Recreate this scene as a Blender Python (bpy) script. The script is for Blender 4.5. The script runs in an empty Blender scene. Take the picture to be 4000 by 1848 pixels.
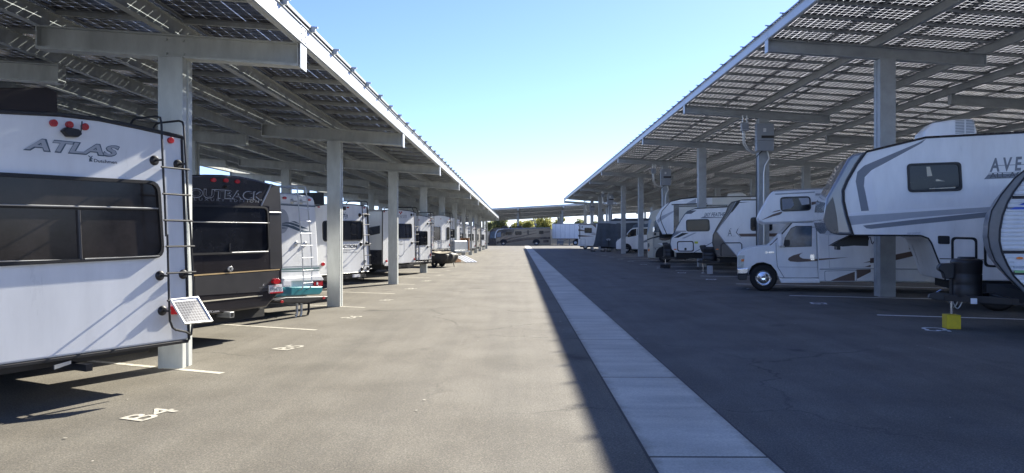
import bpy, math, random
from mathutils import Vector, Matrix
random.seed(7)
sc = bpy.context.scene
COL = sc.collection
R = math.radians
PI = math.pi
# ------------------------------------------------------------------ camera model
EYE = 1.7; F = 2775.0; YAW = R(0.557)
def ray(px, py):
    a = (px-2000.0)/F; b = (924.5-py)/F
    c, s = math.cos(YAW), math.sin(YAW)
    return Vector((a*c - s, a*s + c, b))
def cr(x0, y0, s):
    return lambda x, y: (x0 + x/s, y0 + y/s)
A_ = cr(0,0,1.288); B_ = cr(0,800,1.288); AW = cr(0,560,1.3222); K1 = cr(0,400,3.305)
C3 = cr(700,500,1.6075); H_ = cr(1080,690,2.975); G_ = cr(720,650,2.975); E_ = cr(1200,760,3.5)
F_ = cr(1600,800,4.5775); CL = cr(600,1050,3.68); J_ = cr(2480,720,3.306); S_ = cr(3200,450,2.16375)
T_ = cr(3500,850,2.38); N_ = cr(2240,760,3.9675); W_ = cr(2880,680,2.38); U_ = cr(1880,780,5.409)
Z_ = cr(3560,600,1.609); c7 = cr(2800,600,1.5867)

# ------------------------------------------------------------------ materials
MATS = {}
def newmat(name):
    m = bpy.data.materials.new(name); m.use_nodes = True
    nt = m.node_tree; b = nt.nodes['Principled BSDF']
    return m, nt, b
def mat(name, col, rough=0.5, metal=0.0, var=0.0, scale=3.0, bump=0.0, bscale=40.0, coat=0.0, emit=0.0, stretch=None, spec=0.5):
    if name in MATS: return MATS[name]
    m, nt, b = newmat(name)
    b.inputs['Base Color'].default_value = (*col, 1)
    b.inputs['Roughness'].default_value = rough
    b.inputs['Metallic'].default_value = metal
    b.inputs['Coat Weight'].default_value = coat
    b.inputs['Specular IOR Level'].default_value = spec
    if emit:
        b.inputs['Emission Color'].default_value = (*col, 1); b.inputs['Emission Strength'].default_value = emit
    if var or bump:
        tc = nt.nodes.new('ShaderNodeTexCoord')
        mp = nt.nodes.new('ShaderNodeMapping'); nt.links.new(tc.outputs['Object'], mp.inputs['Vector'])
        if stretch: mp.inputs['Scale'].default_value = stretch
    if var:
        n = nt.nodes.new('ShaderNodeTexNoise'); n.inputs['Scale'].default_value = scale
        n.inputs['Detail'].default_value = 6; n.inputs['Roughness'].default_value = 0.65
        nt.links.new(mp.outputs[0], n.inputs['Vector'])
        r = nt.nodes.new('ShaderNodeValToRGB')
        r.color_ramp.elements[0].position = 0.3; r.color_ramp.elements[1].position = 0.72
        r.color_ramp.elements[0].color = (*[max(0, c*(1-var)) for c in col], 1)
        r.color_ramp.elements[1].color = (*[min(1, c*(1+var*0.6)) for c in col], 1)
        nt.links.new(n.outputs['Fac'], r.inputs['Fac']); nt.links.new(r.outputs['Color'], b.inputs['Base Color'])
        mr = nt.nodes.new('ShaderNodeMapRange'); mr.inputs['To Min'].default_value = max(0.02, rough-0.12); mr.inputs['To Max'].default_value = min(1, rough+0.15)
        nt.links.new(n.outputs['Fac'], mr.inputs['Value']); nt.links.new(mr.outputs[0], b.inputs['Roughness'])
    if bump:
        n2 = nt.nodes.new('ShaderNodeTexNoise'); n2.inputs['Scale'].default_value = bscale; n2.inputs['Detail'].default_value = 4
        nt.links.new(mp.outputs[0], n2.inputs['Vector'])
        bp = nt.nodes.new('ShaderNodeBump'); bp.inputs['Strength'].default_value = bump; bp.inputs['Distance'].default_value = 0.02
        nt.links.new(n2.outputs['Fac'], bp.inputs['Height']); nt.links.new(bp.outputs[0], b.inputs['Normal'])
    MATS[name] = m
    return m
M = dict(
 steel = mat('galvanised_steel', (.52,.54,.52), .42, .35, .24, 2.6, .06, 60, stretch=(1.6,1.6,.5)),
 steelr = mat('galvanised_steel_grey', (.36,.385,.40), .5, .3, .2, 2.2, .06, 60),
 fascia = mat('fascia_steel', (.58,.61,.62), .45, .25, .12, 1.5, .03, 40),
 alu = mat('aluminium', (.6,.61,.61), .35, .7, .1, 5),
 white = mat('white_gelcoat', (.80,.81,.81), .3, 0, .10, 1.8, .008, 9, coat=.3, stretch=(1.5,1.5,.35)),
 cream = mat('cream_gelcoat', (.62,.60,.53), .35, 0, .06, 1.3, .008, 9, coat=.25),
 beige = mat('beige_paint', (.46,.45,.38), .3, 0, .05, 1.0, coat=.4),
 capgrey = mat('grey_cap_paint', (.20,.21,.225), .2, .1, .12, 1.2, coat=.8),
 capmid = mat('mid_grey_cap_paint', (.13,.135,.145), .32, .0, .3, 2.2, coat=.15),
 capreflect = mat('cap_reflection_tone', (.085,.08,.075), .3, .0, .25, 2.5, coat=.15),  # brownish reflection painted onto the grey front cap
 black = mat('black_plastic', (.016,.016,.018), .45, 0, .2, 6),
 blackgloss = mat('black_paint', (.028,.026,.03), .25, .1, .15, 2, coat=.4),
 brownblack = mat('outback_paint', (.024,.021,.023), .22, .1, .2, 1.6, coat=.3),
 chargrey = mat('charcoal_paint', (.06,.058,.06), .3, .2, .12, 2, coat=.3),
 rubber = mat('tyre_rubber', (.018,.018,.019), .85, 0, .2, 12, .1, 60),
 chrome = mat('chrome', (.8,.81,.83), .12, 1.0, .05, 8),
 rim = mat('steel_rim', (.55,.56,.58), .28, .85, .1, 10),
 glass = mat('tinted_glass', (.012,.013,.017), .06, 0, .6, 1.6, 0, spec=.35),
 smoke = mat('smoked_brown_glass', (.045,.038,.034), .08, 0, .7, 1.2, 0, spec=.3),
 carglass = mat('cab_glass', (.10,.14,.18), .05, 0, .5, 3.2, 0),
 red = mat('red_lens', (.45,.012,.02), .2, 0, .15, 30, .2, 90, coat=.5),
 orange = mat('amber_lens', (.85,.22,.02), .25, 0, .1, 30),
 dgrey = mat('dark_grey_vinyl', (.10,.11,.125), .4, 0, .1, 5),
 mgrey = mat('mid_grey_vinyl', (.19,.21,.24), .4, 0, .06, 5),
 lgrey = mat('light_grey_vinyl', (.40,.42,.45), .4, 0, .06, 5),
 swoosh = mat('brown_vinyl', (.13,.085,.065), .4, 0, .1, 5),
 gold = mat('gold_vinyl', (.50,.36,.18), .4, 0, .1, 5),
 creamv = mat('cream_vinyl', (.60,.55,.42), .45, 0, .1, 5),
 blue = mat('blue_vinyl', (.02,.08,.45), .35, 0, .05, 5),
 slate = mat('slate_blue_vinyl', (.07,.11,.15), .4, 0, .1, 5),
 greenv = mat('grey_green_vinyl', (.12,.20,.20), .4, 0, .1, 5),
 teal = mat('teal_paint', (.03,.22,.25), .3, .1, .1, 2, coat=.4),
 yellow = mat('yellow_plastic', (.62,.46,.015), .6, 0, .12, 14, .2, 90),
 yellowsticker = mat('yellow_sticker', (.6,.62,.05), .5),
 green = mat('green_sticker', (.25,.5,.2), .5),
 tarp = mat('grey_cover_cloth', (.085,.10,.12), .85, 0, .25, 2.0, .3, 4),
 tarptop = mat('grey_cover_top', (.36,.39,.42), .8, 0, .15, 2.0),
 tarpblk = mat('weathered_black_tarp', (.07,.065,.058), .6, 0, .45, 3.0, .6, 6),
 tarplit = mat('sunlit_tan_tarp', (.34,.30,.22), .7, 0, .3, 4.0, .4, 8),  # sunlight on the black tarp's top, put into its colour
 brownbox = mat('brown_ac_cover', (.05,.035,.03), .7, 0, .2, 5),
 paint = mat('road_paint', (.50,.47,.39), .8, 0, .55, 16, .1, 40),
 paintw = mat('road_paint_white', (.78,.79,.80), .8, 0, .25, 14, .1, 40),
 tan = mat('tan_metallic', (.19,.155,.115), .3, .2, .1, 1, coat=.4),
 dbrown = mat('dark_brown_metallic', (.045,.035,.035), .25, .2, .15, 1, coat=.4),
 bronze = mat('bronze_metallic', (.16,.125,.10), .3, .2, .1, 1, coat=.4),
 box = mat('inverter_grey', (.27,.30,.34), .5, .1, .06, 3),
 under = mat('underbody', (.02,.02,.02), .8, 0, .3, 6),
 wood = mat('rusty_wood', (.30,.15,.07), .7, 0, .3, 6),
 stucco = mat('stucco_wall', (.48,.45,.40), .9, 0, .12, .6, .2, 12),
 roofing = mat('roof_shingle', (.30,.30,.32), .9, 0, .2, .8),
 plateface = mat('licence_plate_face', (.70,.70,.72), .4, 0, .08, 20),
 bark = mat('bark', (.12,.09,.06), .9, 0, .3, 6),
 leafy = mat('yellow_green_leaf', (.30,.29,.07), .7, 0, .4, 1.1),
 leafg = mat('dull_green_leaf', (.13,.15,.07), .7, 0, .4, 1.1),
)
def asphalt():
    m, nt, b = newmat('asphalt')
    L = nt.links; N = nt.nodes.new
    tc = N('ShaderNodeTexCoord')
    def noise(scale, detail=5, st=None, rough=.6):
        mp = N('ShaderNodeMapping'); L.new(tc.outputs['Object'], mp.inputs['Vector'])
        if st: mp.inputs['Scale'].default_value = st
        n = N('ShaderNodeTexNoise'); n.inputs['Scale'].default_value = scale; n.inputs['Detail'].default_value = detail
        n.inputs['Roughness'].default_value = rough
        L.new(mp.outputs[0], n.inputs['Vector']); return n.outputs['Fac']
    def ramp(f, p0, p1, c0, c1):
        r = N('ShaderNodeValToRGB'); e = r.color_ramp.elements
        e[0].position = p0; e[1].position = p1; e[0].color = (*c0,1); e[1].color = (*c1,1)
        L.new(f, r.inputs['Fac']); return r.outputs['Color']
    def mix(a, b_, mode='MULTIPLY', fac=1.0):
        x = N('ShaderNodeMix'); x.data_type = 'RGBA'; x.blend_type = mode
        x.inputs[0].default_value = fac
        L.new(a, x.inputs[6]); L.new(b_, x.inputs[7]); return x.outputs[2]
    big = ramp(noise(.22, 6), .3, .7, (.132,.122,.101), (.168,.158,.134))
    streak = ramp(noise(1.0, 5, (1.1,.05,1)), .3, .7, (.86,.86,.87), (1.08,1.07,1.06))
    patch = ramp(noise(.9, 7), .34, .6, (.82,.81,.80), (1.05,1.05,1.05))
    speck = ramp(noise(70, 3, None, .75), .34, .66, (.50,.49,.47), (1.55,1.53,1.48))
    v = N('ShaderNodeTexVoronoi'); v.inputs['Scale'].default_value = 42; L.new(tc.outputs['Object'], v.inputs['Vector'])
    sp2 = ramp(v.outputs['Distance'], .1, .6, (1.35,1.33,1.28), (.82,.82,.82))
    # thin cracks: edges of a warped voronoi, only in places
    vc = N('ShaderNodeTexVoronoi'); vc.feature = 'DISTANCE_TO_EDGE'; vc.inputs['Scale'].default_value = .23
    ad = N('ShaderNodeVectorMath'); ad.operation = 'MULTIPLY_ADD'; ad.inputs[1].default_value = (1.2,1.2,0)
    nn = N('ShaderNodeTexNoise'); nn.inputs['Scale'].default_value = 1.3; nn.inputs['Detail'].default_value = 5
    L.new(tc.outputs['Object'], nn.inputs['Vector']); L.new(nn.outputs['Color'], ad.inputs[0]); L.new(tc.outputs['Object'], ad.inputs[2])
    L.new(ad.outputs[0], vc.inputs['Vector'])
    crack = ramp(vc.outputs['Distance'], .0015, .005, (.5,.5,.5), (1,1,1))
    cm = N('ShaderNodeMix'); cm.data_type = 'RGBA'
    gate = ramp(noise(.12, 2), .47, .56, (0,0,0), (1,1,1)); L.new(gate, cm.inputs[0])
    cm.inputs[6].default_value = (1,1,1,1); L.new(crack, cm.inputs[7])
    # tight stains (oil drips)
    vs = N('ShaderNodeTexVoronoi'); vs.inputs['Scale'].default_value = .55; L.new(ad.outputs[0], vs.inputs['Vector'])
    stain = ramp(vs.outputs['Distance'], .04, .15, (.58,.57,.56), (1,1,1))
    c = mix(big, streak); c = mix(c, patch); c = mix(c, speck, fac=.8); c = mix(c, sp2, fac=.6); c = mix(c, cm.outputs[2]); c = mix(c, stain, fac=1.0); c = mix(c, ramp(noise(2.2, 4, (1.6,.07,1)), .42, .6, (.94,.94,.94), (1.02,1.02,1.02)))
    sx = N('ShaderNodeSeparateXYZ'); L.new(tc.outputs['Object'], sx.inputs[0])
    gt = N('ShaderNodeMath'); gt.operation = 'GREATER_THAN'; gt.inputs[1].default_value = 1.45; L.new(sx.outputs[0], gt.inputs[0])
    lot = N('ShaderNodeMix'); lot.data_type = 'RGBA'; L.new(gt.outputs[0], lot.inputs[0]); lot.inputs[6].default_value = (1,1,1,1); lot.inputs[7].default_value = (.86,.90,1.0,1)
    c = mix(c, lot.outputs[2])      # the right lot is tinted slightly darker and bluer
    L.new(c, b.inputs['Base Color'])
    b.inputs['Roughness'].default_value = .88; b.inputs['Specular IOR Level'].default_value = .3
    bp = N('ShaderNodeBump'); bp.inputs['Strength'].default_value = .5; bp.inputs['Distance'].default_value = .006
    L.new(noise(90, 3), bp.inputs['Height']); L.new(bp.outputs[0], b.inputs['Normal'])
    return m
def concrete():
    m, nt, b = newmat('concrete')
    L = nt.links; N = nt.nodes.new
    tc = N('ShaderNodeTexCoord')
    def noise(scale, st=None, d=6):
        mp = N('ShaderNodeMapping'); L.new(tc.outputs['Object'], mp.inputs['Vector'])
        if st: mp.inputs['Scale'].default_value = st
        n = N('ShaderNodeTexNoise'); n.inputs['Scale'].default_value = scale; n.inputs['Detail'].default_value = d
        L.new(mp.outputs[0], n.inputs['Vector']); return n.outputs['Fac']
    def ramp(f, p0, p1, c0, c1):
        r = N('ShaderNodeValToRGB'); e = r.color_ramp.elements
        e[0].position = p0; e[1].position = p1; e[0].color = (*c0,1); e[1].color = (*c1,1)
        L.new(f, r.inputs['Fac']); return r.outputs['Color']
    def mix(a, b_):
        x = N('ShaderNodeMix'); x.data_type = 'RGBA'; x.blend_type = 'MULTIPLY'; x.inputs[0].default_value = 1
        L.new(a, x.inputs[6]); L.new(b_, x.inputs[7]); return x.outputs[2]
    c = ramp(noise(1.1), .3, .7, (.50,.475,.41), (.60,.575,.50))
    c = mix(c, ramp(noise(1.5, (.35,2.2,1)), .35, .6, (.84,.85,.86), (1.05,1.05,1.04)))
    c = mix(c, ramp(noise(60, None, 2), .3, .7, (.86,.86,.86), (1.12,1.12,1.12)))
    c = mix(c, ramp(noise(.45, (1,.8,1), 2), .38, .62, (.88,.87,.85), (1.06,1.06,1.05)))
    sx = N('ShaderNodeSeparateXYZ'); L.new(tc.outputs['Object'], sx.inputs[0])
    d = N('ShaderNodeMath'); d.operation = 'SUBTRACT'; d.inputs[1].default_value = 1.457; L.new(sx.outputs[0], d.inputs[0])
    a = N('ShaderNodeMath'); a.operation = 'ABSOLUTE'; L.new(d.outputs[0], a.inputs[0])
    ma = N('ShaderNodeMath'); ma.operation = 'MULTIPLY_ADD'; L.new(noise(5), ma.inputs[0]); ma.inputs[1].default_value = .22; L.new(a.outputs[0], ma.inputs[2])
    c = mix(c, ramp(ma.outputs[0], .47, .60, (1,1,1), (.62,.60,.56)))
    L.new(c, b.inputs['Base Color']); b.inputs['Roughness'].default_value = .85
    bp = N('ShaderNodeBump'); bp.inputs['Strength'].default_value = .2; bp.inputs['Distance'].default_value = .004
    L.new(noise(30, (1,6,1)), bp.inputs['Height']); L.new(bp.outputs[0], b.inputs['Normal'])
    return m
def solar(name, nu, nv, gap, trans):
    """bifacial glass module: dark cells, clear gaps between them, aluminium frame (by UV)"""
    m, nt, b = newmat(name)
    L = nt.links; N = nt.nodes.new
    uv = N('ShaderNodeUVMap'); sp = N('ShaderNodeSeparateXYZ'); L.new(uv.outputs[0], sp.inputs[0])
    def math_(op, a, bb=None):
        x = N('ShaderNodeMath'); x.operation = op
        for i, v in enumerate((a, bb)):
            if v is None: continue
            if isinstance(v, (int, float)): x.inputs[i].default_value = v
            else: L.new(v, x.inputs[i])
        return x.outputs[0]
    def line(c, n, w):      # 1 on the line between cells
        f = math_('FRACT', math_('MULTIPLY', c, n))
        d = math_('ABSOLUTE', math_('SUBTRACT', f, .5))
        return math_('GREATER_THAN', d, .5 - w/2)
    def edge(c, w):
        d = math_('ABSOLUTE', math_('SUBTRACT', c, .5))
        return math_('GREATER_THAN', d, .5 - w)
    U, V = sp.outputs[0], sp.outputs[1]
    g = math_('MAXIMUM', line(U, nu, gap), line(V, nv, gap*1.15))
    mid = math_('LESS_THAN', math_('ABSOLUTE', math_('SUBTRACT', U, .5)), .0035)
    g = math_('MAXIMUM', g, mid)
    fr = math_('MAXIMUM', edge(U, .02), edge(V, .032))
    # cells
    n = N('ShaderNodeTexNoise'); n.inputs['Scale'].default_value = 1.2; tc = N('ShaderNodeTexCoord'); L.new(tc.outputs['Object'], n.inputs['Vector'])
    r = N('ShaderNodeValToRGB'); r.color_ramp.elements[0].color = (.014,.016,.034,1); r.color_ramp.elements[1].color = (.032,.034,.055,1); b.inputs['Specular IOR Level'].default_value = .3
    L.new(n.outputs['Fac'], r.inputs['Fac']); L.new(r.outputs[0], b.inputs['Base Color'])
    b.inputs['Roughness'].default_value = .22
    clear = N('ShaderNodeBsdfTransparent'); clear.inputs[0].default_value = (.9,.93,.95,1)
    tl = N('ShaderNodeBsdfTranslucent'); tl.inputs[0].default_value = (1,1,1,1)
    mg = N('ShaderNodeMixShader'); mg.inputs[0].default_value = trans; L.new(clear.outputs[0], mg.inputs[1]); L.new(tl.outputs[0], mg.inputs[2])
    m1 = N('ShaderNodeMixShader'); L.new(g, m1.inputs[0]); L.new(b.outputs[0], m1.inputs[1]); L.new(mg.outputs[0], m1.inputs[2])
    al = N('ShaderNodeBsdfPrincipled'); al.inputs['Base Color'].default_value = (.35,.36,.37,1); al.inputs['Metallic'].default_value = .6; al.inputs['Roughness'].default_value = .45
    m2 = N('ShaderNodeMixShader'); L.new(fr, m2.inputs[0]); L.new(m1.outputs[0], m2.inputs[1]); L.new(al.outputs[0], m2.inputs[2])
    L.new(m2.outputs[0], nt.nodes['Material Output'].inputs['Surface'])
    return m
for k_ in ('leafy','leafg'):
    m_ = M[k_]; nt_ = m_.node_tree; b_ = nt_.nodes['Principled BSDF']; t_ = nt_.nodes.new('ShaderNodeBsdfTranslucent'); x_ = nt_.nodes.new('ShaderNodeMixShader'); x_.inputs[0].default_value = .5
    t_.inputs[0].default_value = (.38,.37,.13,1) if k_ == 'leafy' else (.24,.26,.12,1)
    nt_.links.new(b_.outputs[0], x_.inputs[1]); nt_.links.new(t_.outputs[0], x_.inputs[2]); nt_.links.new(x_.outputs[0], nt_.nodes['Material Output'].inputs['Surface'])
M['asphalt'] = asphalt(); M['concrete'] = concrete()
M['panelL'] = solar('bifacial_module', 10, 6, .05, .12)
M['panelR'] = solar('bifacial_module_wide', 12, 6, .065, .82)
mp_, ntp, bp_ = newmat('tiny_panel_cells')   # the small portable panel: cells with white grid
_uv = ntp.nodes.new('ShaderNodeUVMap'); _br = ntp.nodes.new('ShaderNodeTexBrick')
_br.offset = 0; _br.inputs['Scale'].default_value = 1; _br.inputs['Brick Width'].default_value = 1/9; _br.inputs['Row Height'].default_value = 1/8
_br.inputs['Mortar Size'].default_value = .006; _br.inputs['Color1'].default_value = (.035,.035,.04,1); _br.inputs['Color2'].default_value = (.05,.05,.055,1); _br.inputs['Mortar'].default_value = (.4,.4,.4,1)
ntp.links.new(_uv.outputs[0], _br.inputs['Vector']); ntp.links.new(_br.outputs['Color'], bp_.inputs['Base Color']); bp_.inputs['Roughness'].default_value = .3
M['tinycell'] = mp_

# ------------------------------------------------------------------ mesh builder
class MB:
    def __init__(s): s.v = []; s.f = []; s.uv = {}
    def hexa(s, p):          # 8 points: bottom 4 ccw, top 4 ccw
        i = len(s.v); s.v += [tuple(q) for q in p]
        s.f += [(i,i+3,i+2,i+1),(i+4,i+5,i+6,i+7),(i,i+1,i+5,i+4),(i+1,i+2,i+6,i+5),(i+2,i+3,i+7,i+6),(i+3,i,i+4,i+7)]
        return s
    def box(s, x0,x1,y0,y1,z0,z1):
        if x0>x1: x0,x1=x1,x0
        if y0>y1: y0,y1=y1,y0
        if z0>z1: z0,z1=z1,z0
        return s.hexa([(x0,y0,z0),(x1,y0,z0),(x1,y1,z0),(x0,y1,z0),(x0,y0,z1),(x1,y0,z1),(x1,y1,z1),(x0,y1,z1)])
    def prism(s, pts, y0, y1):   # (x,z) polygon extruded along y
        a = sum(pts[k][0]*pts[(k+1)%len(pts)][1]-pts[(k+1)%len(pts)][0]*pts[k][1] for k in range(len(pts)))
        if a < 0: pts = pts[::-1]
        i = len(s.v); n = len(pts)
        s.v += [(p[0],y0,p[1]) for p in pts] + [(p[0],y1,p[1]) for p in pts]
        s.f.append(tuple(range(i,i+n))); s.f.append(tuple(range(i+2*n-1,i+n-1,-1)))
        for k in range(n):
            j = (k+1)%n; s.f.append((i+j,i+k,i+n+k,i+n+j))
        return s
    def prismz(s, pts, z0, z1):
        a = sum(pts[k][0]*pts[(k+1)%len(pts)][1]-pts[(k+1)%len(pts)][0]*pts[k][1] for k in range(len(pts)))
        if a < 0: pts = pts[::-1]
        i = len(s.v); n = len(pts)
        s.v += [(p[0],p[1],z0) for p in pts] + [(p[0],p[1],z1) for p in pts]
        s.f.append(tuple(range(i+n-1,i-1,-1))); s.f.append(tuple(range(i+n,i+2*n)))
        for k in range(n):
            j = (k+1)%n; s.f.append((i+k,i+j,i+n+j,i+n+k))
        return s
    def ring(s, outer, inner, y0, y1):
        n = len(outer); i = len(s.v)
        for loop, y in ((outer,y0),(inner,y0),(outer,y1),(inner,y1)): s.v += [(p[0],y,p[1]) for p in loop]
        for k in range(n):
            j = (k+1)%n
            s.f += [(i+k,i+j,i+n+j,i+n+k),(i+n+k,i+n+j,i+3*n+j,i+3*n+k),(i+j,i+k,i+2*n+k,i+2*n+j),(i+2*n+j,i+2*n+k,i+3*n+k,i+3*n+j)]
        return s
    def tube(s, pts, r, n=8):
        pts = [Vector(p) for p in pts]; base = len(s.v); up = None
        for k, p in enumerate(pts):
            d = (pts[min(k+1,len(pts)-1)]-pts[max(k-1,0)]).normalized()
            if up is None: up = d.orthogonal().normalized()
            up = (up - d*up.dot(d)).normalized(); sd = d.cross(up)
            rr = r[k] if isinstance(r, (list,tuple)) else r
            for q in range(n):
                a = 2*PI*q/n; s.v.append(tuple(p + up*math.cos(a)*rr + sd*math.sin(a)*rr))
        for k in range(len(pts)-1):
            for q in range(n):
                q2 = (q+1)%n; a = base+k*n
                s.f.append((a+q,a+q2,a+n+q2,a+n+q))
        s.f.append(tuple(base+n-1-q for q in range(n))); s.f.append(tuple(base+(len(pts)-1)*n+q for q in range(n)))
        return s
    def lathe(s, prof, c, axis='y', n=28):     # prof: (r, h)
        i = len(s.v); m = len(prof)
        for k in range(n):
            a = 2*PI*k/n; ca, sa = math.cos(a), math.sin(a)
            for r, h in prof:
                if axis == 'y': s.v.append((c[0]+r*ca, c[1]+h, c[2]+r*sa))
                else: s.v.append((c[0]+r*ca, c[1]+r*sa, c[2]+h))
        for k in range(n):
            k2 = (k+1)%n
            for q in range(m-1):
                a,b,c_,d = i+k*m+q, i+k*m+q+1, i+k2*m+q+1, i+k2*m+q
                s.f.append((a,b,c_,d) if axis=='y' else (a,d,c_,b))
        return s
    def quad_uv(s, p, uv=((0,0),(1,0),(1,1),(0,1))):
        i = len(s.v); s.v += [tuple(q) for q in p]; s.uv[len(s.f)] = uv; s.f.append((i,i+1,i+2,i+3)); return s
    def build(s, name, m, parent=None, bevel=0, smooth=False, seg=2, angle=35):
        me = bpy.data.meshes.new(name); me.from_pydata(s.v, [], s.f)
        me.materials.append(m)
        if s.uv:
            l = me.uv_layers.new(name='UVMap')
            for p in me.polygons:
                u = s.uv.get(p.index)
                if u:
                    for q, li in enumerate(p.loop_indices): l.data[li].uv = u[q]
        if smooth:
            me.shade_smooth(); me.set_sharp_from_angle(angle=R(angle))
        o = bpy.data.objects.new(name, me); COL.objects.link(o)
        if parent: o.parent = parent
        if bevel:
            b = o.modifiers.new('bevel','BEVEL'); b.width = bevel; b.segments = seg; b.limit_method = 'ANGLE'; b.angle_limit = R(40)
            if smooth is False: me.shade_smooth(); me.set_sharp_from_angle(angle=R(30)); b.harden_normals = True
        return o
def tag(o, label=None, cat=None, group=None, kind=None):
    if label: o['label'] = label
    if cat: o['category'] = cat
    if group: o['group'] = group
    if kind: o['kind'] = kind
    return o
def empty(name, loc, rz=0):
    o = bpy.data.objects.new(name, None); COL.objects.link(o); o.location = loc; o.rotation_euler = (0,0,rz); o.empty_display_size = .2
    return o
def rrect(c, r, n=4):
    """rounded polygon through the four corner points (TL,TR,BR,BL)"""
    out = []
    for k in range(4):
        p = Vector(c[k]); a = Vector(c[k-1]); b = Vector(c[(k+1)%4])
        da, db = (a-p), (b-p); ra = min(r, da.length*.45); rb = min(r, db.length*.45)
        s, e = p+da.normalized()*ra, p+db.normalized()*rb
        for q in range(n+1):
            t = q/n; out.append(tuple(s*(1-t)**2 + p*2*t*(1-t) + e*t*t))
    return out
def inset(c, d):
    ctr = sum((Vector(p) for p in c), Vector((0,0)))/len(c)
    res = []
    for p in c:
        v = Vector(p)-ctr
        res.append((ctr.x + v.x - math.copysign(min(d,abs(v.x)),v.x), ctr.y + v.y - math.copysign(min(d,abs(v.y)),v.y)))
    return res
_textcache = {}
def text_mesh(st, bold=0.0, depth=0.0):
    key = (st, bold, depth)
    if key in _textcache: return _textcache[key]
    cu = bpy.data.curves.new('lettering','FONT'); cu.body = st; cu.size = 1; cu.offset = bold; cu.extrude = depth; cu.resolution_u = 3
    o = bpy.data.objects.new('lettering', cu); COL.objects.link(o)
    dg = bpy.context.evaluated_depsgraph_get(); dg.update()
    me = bpy.data.meshes.new_from_object(o.evaluated_get(dg))
    vs = [tuple(v.co) for v in me.vertices]; fs = [tuple(p.vertices) for p in me.polygons]
    bpy.data.objects.remove(o); bpy.data.curves.remove(cu); bpy.data.meshes.remove(me)
    _textcache[key] = (vs, fs); return vs, fs

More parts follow.
